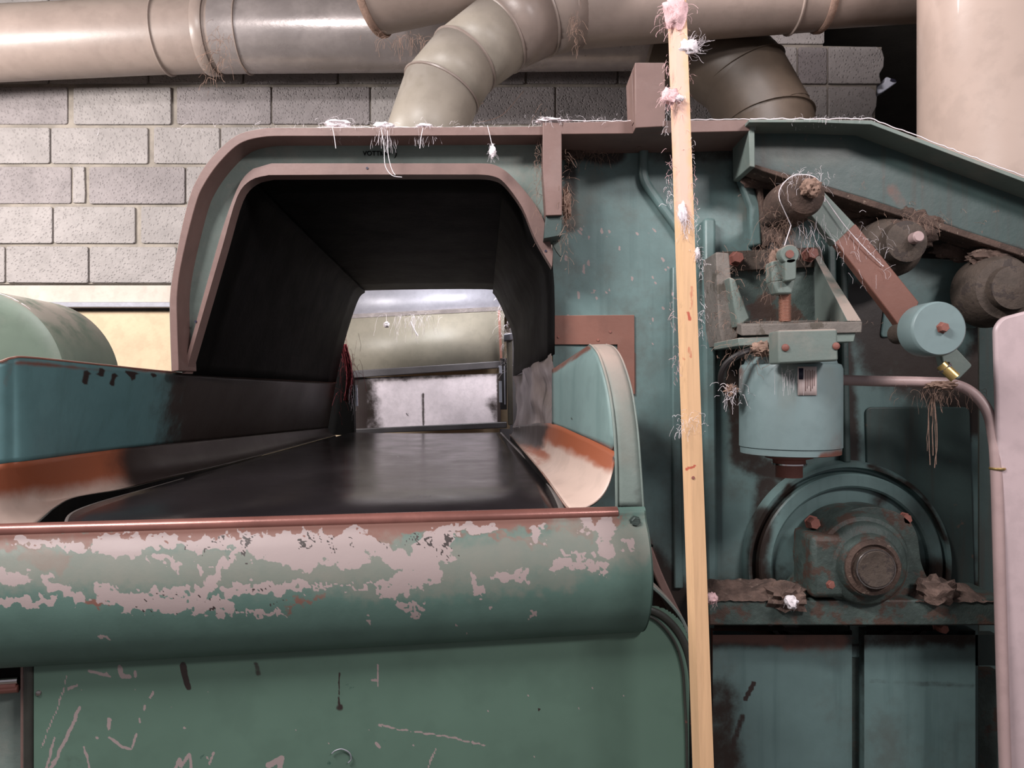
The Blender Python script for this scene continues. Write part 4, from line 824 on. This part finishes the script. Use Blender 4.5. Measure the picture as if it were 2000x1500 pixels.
MB().tube([DP(x, y, .016) for x, y in cr([(648, 1472), (655, 1466), (668, 1463), (682, 1470), (686, 1482), (680, 1490)], 5)], .0011, 6).build('dent_ridge', M['sheet'], dt)
# left neighbour box with chrome rods
nb = thing('neighbour_panel', 'pale teal panel with two reddish chrome rods at the lower left edge', 'panel', DP(-60, 2000, -.02))
c_ = [DP(x, y, -.02) for x, y in ((-260, 1255), (46, 1255), (46, 2100), (-260, 2100))]
MB().add(c_+[p-nL*.02 for p in c_], [[0, 1, 2, 3], [7, 6, 5, 4], [0, 4, 5, 1], [1, 5, 6, 2], [3, 7, 4, 0]]).build('panel_sheet', M['teal_dusty'], nb)
MB().tube([DP(-200, 1345, .0), DP(36, 1328, .0)], .0065, 12).build('rod', M['chrome'], nb); MB().tube([DP(-200, 1364, .0), DP(36, 1345, .0)], .0065, 12).build('rod', M['lip'], nb)
MB().tube([DP(-200, 1355, -.006), DP(36, 1337, -.006)], .012, 12).build('rod', M['lip'], nb)

# body of machine under the trough so nothing hangs in the air
MB().box(-.75, .30, 1.60, 1.85, 0, 1.12).build('under_body', M['teal_dark'], dt) if False else None
mbx = MB(); b0, b1_ = LA-nL*.07, LB-nL*.07
for z0_, z1_ in ((0, 1.24),):
    pts_ = [b0, b1_, b1_-nL*.3, b0-nL*.3]
    mbx.add([Vector((p.x, p.y, z0_)) for p in pts_]+[Vector((p.x, p.y, z1_-.09)) for p in pts_], [[0, 1, 2, 3], [4, 5, 6, 7], [0, 1, 5, 4], [1, 2, 6, 5], [2, 3, 7, 6], [3, 0, 4, 7]])
mbx.build('under_body', M['teal_dark'], dt)
MB().box(P(1390, 0, 1.96).x, P(1880, 0, 1.96).x, 1.93, 2.10, 0, P(0, 420, 1.96).z).build('frame_body', M['teal_dark'], fm)

# gasket strips between the trough and the frame
pbar('rubber_strip', cr([(1262, 1060), (1285, 1120), (1310, 1175), (1340, 1240), (1365, 1330)], 5), 16, .15, m='brown', bev=.003, Y1=SY)
pbar('rubber_strip', cr([(1266, 1140), (1300, 1170), (1335, 1215), (1362, 1290)], 5), 7, .21, m='teal_dusty', bev=.002, Y1=SY)

# ------------------------------------------------------------------ machinery seen through the tunnel
rg = thing('rear_guard', 'grey sheet metal guard seen through the far end of the tunnel', 'machine part', P(830, 900, 3.45))
MB().add([P(640, 622, 3.80), P(1030, 602, 3.80), P(1030, 540, 3.87), P(640, 540, 3.87)], [[0, 1, 2, 3]]).build('top_sheet', M['sheet'], rg, solid=.004)
MB().prism([(640, 616), (1030, 596), (1030, 604), (640, 624)], 3.785, 3.805).build('sheet_edge', M['steel'], rg)
MB().add([P(640, 622, 3.79), P(985, 606, 3.79), P(985, 712, 3.73), P(640, 738, 3.73)], [[0, 1, 2, 3]]).build('upper_sheet', M['olive'], rg, solid=.004)
MB().prism([(640, 727), (990, 704), (990, 718), (640, 742)], 3.71, 3.74).build('cross_bar', M['darkbar'], rg, bevel=.004)
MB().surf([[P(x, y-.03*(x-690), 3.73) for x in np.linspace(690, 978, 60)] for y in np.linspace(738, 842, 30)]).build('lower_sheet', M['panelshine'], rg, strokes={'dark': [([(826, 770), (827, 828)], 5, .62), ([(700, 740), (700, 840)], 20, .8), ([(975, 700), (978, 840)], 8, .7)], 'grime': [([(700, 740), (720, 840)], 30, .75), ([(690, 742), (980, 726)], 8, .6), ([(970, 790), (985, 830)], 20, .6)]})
MB().prism([(690, 838), (990, 824), (990, 836), (690, 848)], 3.60, 3.63).build('sill_bar', M['darkbar'], rg, bevel=.004)
MB().prism([(989, 655), (1000, 650), (1002, 830), (992, 830)], 3.36, 3.42).build('side_post', M['olive'], rg, bevel=.004)
MB().prism([(984, 653), (1002, 650), (1002, 664), (984, 666)], 3.33, 3.42).build('post_head', M['sheet'], rg, bevel=.003)
MB().prism([(972, 606), (977, 606), (982, 712), (977, 712)], 3.66, 3.69).build('thin_bar', M['brown2'], rg)
MB().prism([(977, 700), (990, 700), (990, 800), (977, 800)], 3.425, 3.44).build('slot_plate', M['darkbar'], rg)
for a, b, c, d in ((974, 714, 980, 729), (974, 744, 980, 786), (984, 715, 986.5, 790), (694, 752, 698, 793)):
    MB().prism([(a, b), (c, b), (c+1, d), (a+1, d)], 3.40, 3.405).build('painted_light_slit', M['white'], rg)  # white strips painted in place of bright light through gaps
MB().prism([(996, 560), (1060, 560), (1060, 870), (976, 870), (976, 838), (996, 838)], 3.74, 3.76).build('right_jamb', M['darkbar'], rg)
MB().prism([(640, 660), (676, 690), (690, 745), (692, 850), (640, 850)], 3.36, 3.40).build('left_jamb', M['black'], rg)
MB().box(-.85, .05, 3.5, 3.72, 0, 1.22).build('guard_base', M['darkbar'], rg)
fibres(120, P(985, 640, 3.40), (.012, .01, .10), .09, .0007, 'lint', 'cobweb', rg, seed=22, kind='stuff')
fibres(70, P(810, 617, 3.47), (.05, .004, .004), .14, .0009, 'lint', 'cobweb', rg, seed=23, gravity=.7, kind='stuff')
blob(P(755, 634, 3.46), .012, 'lint', rg, 'lint_clump', sq=(1, .7, 1), amp=.5, seed=51)
MB().tube([P(754, 614, 3.47), P(755, 630, 3.46)], .001, 4).build('thread', M['lint'], rg)
q = MB(); q.tube(cr([P(802, 628, 3.46), P(808, 642, 3.46), P(816, 656, 3.46)], 5), [.003+.003*abs(mnoise.noise(Vector((i*1.3, 2, 0)))) for i in range(11)], 6); q.build('lint_clump', M['lint'], rg)
# red fibre bundle
rb = thing('red_fibre_bundle', 'dark red fibre bundle hanging at the left side of the tunnel far end', 'fibre', P(675, 760, 3.32))
q = MB(); q.surf([[P(668+14*math.sin(t*2.6)+s*7*(1-.4*t), 672+t*110, 3.34+.02*math.sin(s*9+t*7)) for s in np.linspace(-1, 1.2, 14)] for t in np.linspace(0, 1, 16)]); q.build('fibre_sheet', M['red'], rb, solid=.003)
fibres(130, P(678, 715, 3.31), (.022, .01, .06), .12, .0009, 'red', 'loose_fibre', rb, seed=25, gravity=.8, kind='stuff')
fibres(16, P(686, 765, 3.31), (.004, .004, .02), .12, .0008, 'lint', 'loose_fibre', rb, seed=26, gravity=1.2, kind='stuff')

# ------------------------------------------------------------------ wooden batten in front of everything
wb = thing('wooden_batten', 'long pale pine batten leaning upright in front of the machine, stained red near the top', 'batten', P(1390, 1560, 1.3))
BYf = 1.28
xt0, xe0, xt1 = 1301, 1315, 1338       # left edge, arris, right edge at y = -40
xb0, xe1, xb1 = 1356, 1371, 1398       # at y = 1540
rows_ = []; nseg = 560
for i in range(nseg+1):
    t = i/nseg; y = -60+1660*t; l, e, r = xt0+(xb0-xt0)*t, xe0+(xe1-xe0)*t, xt1+(xb1-xt1)*t
    fc = [P(e+(r-e)*s/12, y, BYf) for s in range(13)]
    sd = [P(e+(l-e)*s/4*1.0, y, BYf+.024*s/4) for s in range(1, 5)]
    bkp = Vector((sd[-1].x, 0, 0)); b2_ = Vector((fc[-1].x+.001, BYf+.024, fc[-1].z)); rows_.append(sd[::-1]+fc+[b2_])
q = MB().surf(rows_, True); n_ = len(rows_[0]); q.f.append(list(range(n_))); q.f.append([len(q.v)-1-i for i in range(n_)])
q.build('batten_body', M['wood'], wb, angle=50, strokes={'rust': [([(1345, 915), (1354, 912)], 3, 1), ([(1341, 918)], 3, 1), ([(1331, 360), (1337, 390)], 8, .95), ([(1334, 280), (1336, 300)], 5, .7), ([(1346, 610), (1348, 625)], 4, .8), ([(1326, 60), (1330, 90)], 8, .6), ([(1318, 0), (1325, 50)], 9, .7), ([(1332, 340), (1332, 330)], 7, .6), ([(1350, 560), (1352, 600)], 3, .5), ([(1345, 680), (1348, 700)], 3, .5), ([(1336, 700)], 4, .6), ([(1310, 205), (1320, 225)], 6, .6), ([(1352, 1170)], 3, .4), ([(1322, 135), (1335, 130)], 4, .45)],
    'chip': [([(1318, 0), (1322, 120), (1330, 290)], 20, .7), ([(1330, 300), (1335, 420)], 16, .8)], 'warp': 4})
MB().lathe(P(1354, 933, BYf-.0005), (0, -1, 0), [(0, .0028), (.0006, .0026), (.0008, .001)], 12).build('nail_head', M['rustbolt'], wb)
GR = lambda l: 'lint on the wooden batten' if 'batten' in l else ('lint tufts on the hood top' if 'hood' in l else None)
def tuft(label, c, r, m, seed, sq=(1, 1, 1), n=60, L=.03, fr=.0004, grav=.3, aim=None, spread=None, name='lint_tuft'):
    t = thing(name, label, 'lint', Vector(c)-Vector((0, 0, r*sq[2])), GR(label))
    if r > 0: blob(c, r, m, t, 'puff', sq=sq, amp=.45, fr=2.2, sub=3, seed=seed)
    fibres(n, c, spread or (r*sq[0]*.5, r*sq[1]*.5, r*sq[2]*.5), L, fr, m, 'loose_fibre', t, seed=seed, gravity=grav, aim=aim, kind='stuff')
    return t
bY = BYf-.004
tuft('pink lint wrapped round the very top of the wooden batten', P(1319, 22, bY+.008), .019, 'lint_pink', 61, (1, .7, 1.7), 140, .04)
tuft('bright white fluffy tuft sticking out right of the batten near its top', P(1346, 92, bY+.006), .012, 'lint', 62, (1.3, .6, 1.0), 110, .04, aim=(1, 0, .25), grav=0)
tuft('round pink and white lint ball on the batten beside the brown upright bracket', P(1308, 188, bY), .012, 'lint_pink', 63, (1.1, .6, 1.1), 120, .03)
tuft('small white lint puff pressed on the front of the batten beside the pink ball', P(1324, 192, bY), .0085, 'lint', 64, (1.2, .6, .7), 30, .02)
tuft('thin white lint band draped diagonally over the batten below its red stain', P(1333, 415, bY), .007, 'lint', 65, (1.0, .5, 2.2), 70, .05, aim=(.5, 0, -1))
tuft('small white lint knot on the right edge of the batten beside the bracket', P(1362, 494, bY+.006), .006, 'lint', 66, (.7, .6, 1.5), 60, .02)
tuft('wispy grey lint skirt around the batten where the diagonal shadow ends', P(1345, 825, bY), .0, 'lint', 67, (1, 1, 1), 60, .025, spread=(.018, .002, .01))
for i, (x, y) in enumerate(((1304, 130), (1300, 240), (1338, 270), (1350, 300), (1306, 330), (1305, 380), (1350, 330), (1368, 520), (1314, 600), (1368, 640), (1320, 700), (1372, 600), (1345, 155), (1362, 450), (1358, 400))):
    fibres(26, P(x, y, BYf+.004), (.003, .002, .016), .018, .0004, 'lint' if i % 2 else 'lint_pink', 'lint_fringe', wb, seed=70+i, kind='stuff')
tuft('small pale pink lint ball beside the batten resting on the dusty rail', P(1390, 1168, 1.70), .012, 'lint_pink', 68, (1, 1, 1), 40, .03)
tuft('small pale lint ball on the left foot of the greasy bearing', P(1545, 1176, 1.70), .014, 'lint', 69, (1, 1, 1), 20, .02)
# lint along the top of the hood
HY = HF+.02
tuft('leftmost white lint tuft on the hood top, trailing over the edge', P(660, 243, HY), .017, 'lint', 80, (1.8, .8, .55), 90, .05)
tuft('thick white lint tuft on the hood top, above the cast lettering', P(750, 246, HY-.01), .014, 'lint', 81, (1.5, .8, .6), 120, .07, grav=.7)
tuft('wispy white lint tuft on the hood top, right of the cast lettering', P(828, 246, HY-.01), .010, 'lint', 82, (1.8, .8, .5), 100, .06, grav=.6)
tuft('drop shaped lint blob hanging in front of the hood web near its right end', P(962, 296, HF-.012), .009, 'lint', 83, (.8, .6, 1.7), 40, .03)
tuft('flat white lint layer on the hood top above the brown leg bar', P(1080, 237, HY-.02), .016, 'lint', 84, (2.2, 1, .35), 110, .03)
def hairs(name, lines, r, m, parent):
    q = MB()
    for l in lines: q.tube(cr(l, 5), r, 4, False)
    return q.build(name, M[m], parent, kind='stuff')
hairs('dust_line', [[Vector((cD.x+rD*.97*math.cos(a), 2.32+.004*random.random(), cD.z+rD*.99*math.sin(a))) for a in [x/30*1.2+.5 for x in range(31)]]], .0022, 'lint', dr)
hairs('hanging_threads', [[P(648, 245, HF-.012), P(652, 262, HF-.012), P(656, 290, HF-.012)], [P(744, 250, HF-.014), P(750, 285, HF-.014), P(752, 322, HF-.014), P(765, 342, HF-.016), P(785, 346, HF-.016)], [P(757, 255, HF-.014), P(758, 300, HF-.014), P(765, 330, HF-.014), P(772, 342, HF-.016)], [P(952, 245, HF-.014), P(958, 270, HF-.014), P(962, 290, HF-.014)], [P(826, 250, HF-.014), P(822, 270, HF-.014), P(820, 290, HF-.014)]], .0009, 'lint', hood)
fibres(200, P(740, 247, HF+.01), (.22, .02, .001), .022, .0004, 'lint', 'lint_fringe', hood, seed=90, gravity=.2, kind='stuff')
fibres(120, P(1160, 236, HF+.01), (.09, .02, .001), .022, .0004, 'lint', 'lint_fringe', fm, seed=91, gravity=.2, kind='stuff')
fibres(160, P(1104, 400, HF+.01), (.006, .01, .06), .05, .0006, 'lint_brown', 'cobweb', hood, seed=92, gravity=.3, kind='stuff')
fibres(120, P(1052, 330, HF+.02), (.008, .01, .06), .04, .0005, 'lint_brown', 'cobweb', hood, seed=93, gravity=.3, kind='stuff')
blob(P(1106, 400, HF+.04), .012, 'lint_brown', hood, 'lint_clump', sq=(.8, 1, 3), amp=.6, seed=95)
blob(P(1112, 300, SY-.02), .02, 'grime', fm, 'dirt_clump', sq=(1.6, .5, .8), amp=.6, seed=96)
fibres(90, P(1150, 300, SY-.02), (.04, .01, .01), .06, .0005, 'lint_brown', 'cobweb', fm, seed=97, kind='stuff')
blob(P(1248, 275, SY-.05), .016, 'grime', fm, 'dirt_clump', sq=(1.5, .6, .8), amp=.6, seed=98)
fibres(120, P(1590, 236, 1.735), (.06, .02, .001), .02, .0005, 'lint', 'lint_fringe', sb, seed=99, kind='stuff')
hairs('dust_line', [[P(x, 232+max(0, (x-1702)*.377)+random.uniform(-1.2, 1.2), 1.722) for x in range(1465, 2090, 9)]], .0013, 'lint', sb)
hairs('dust_line', [[P(x, 248.5+random.uniform(-1.0, 1.0), HF+.01) for x in range(620, 1062, 7)]], .0009, 'lint', hood)
hairs('dust_line', [[P(x, 236+random.uniform(-1.0, 1.0), HF) for x in range(1100, 1240, 12)], [P(x, 233+random.uniform(-1.0, 1.0), HF) for x in range(1345, 1466, 7)]], .0009, 'lint', fm)
# cobwebs on the ducts
fibres(90, P(425, 110, 3.33), (.03, .01, .07), .12, .0012, 'lint_brown', 'cobweb', dA, seed=101, kind='stuff')
fibres(80, P(800, 75, 2.93), (.06, .01, .01), .10, .0010, 'lint_brown', 'cobweb', dB, seed=102, gravity=.5, kind='stuff')
fibres(50, P(1124, 55, 2.92), (.01, .01, .05), .10, .0010, 'lint_brown', 'cobweb', dD, seed=103, gravity=.4, kind='stuff')
hairs('cobweb_thread', [[P(905, 238, 2.9), P(925, 215, 3.0), P(945, 200, 3.1)], [P(930, 240, 2.9), P(980, 225, 3.0), P(1022, 178, 3.2)]], .0012, 'lint_brown', dC)
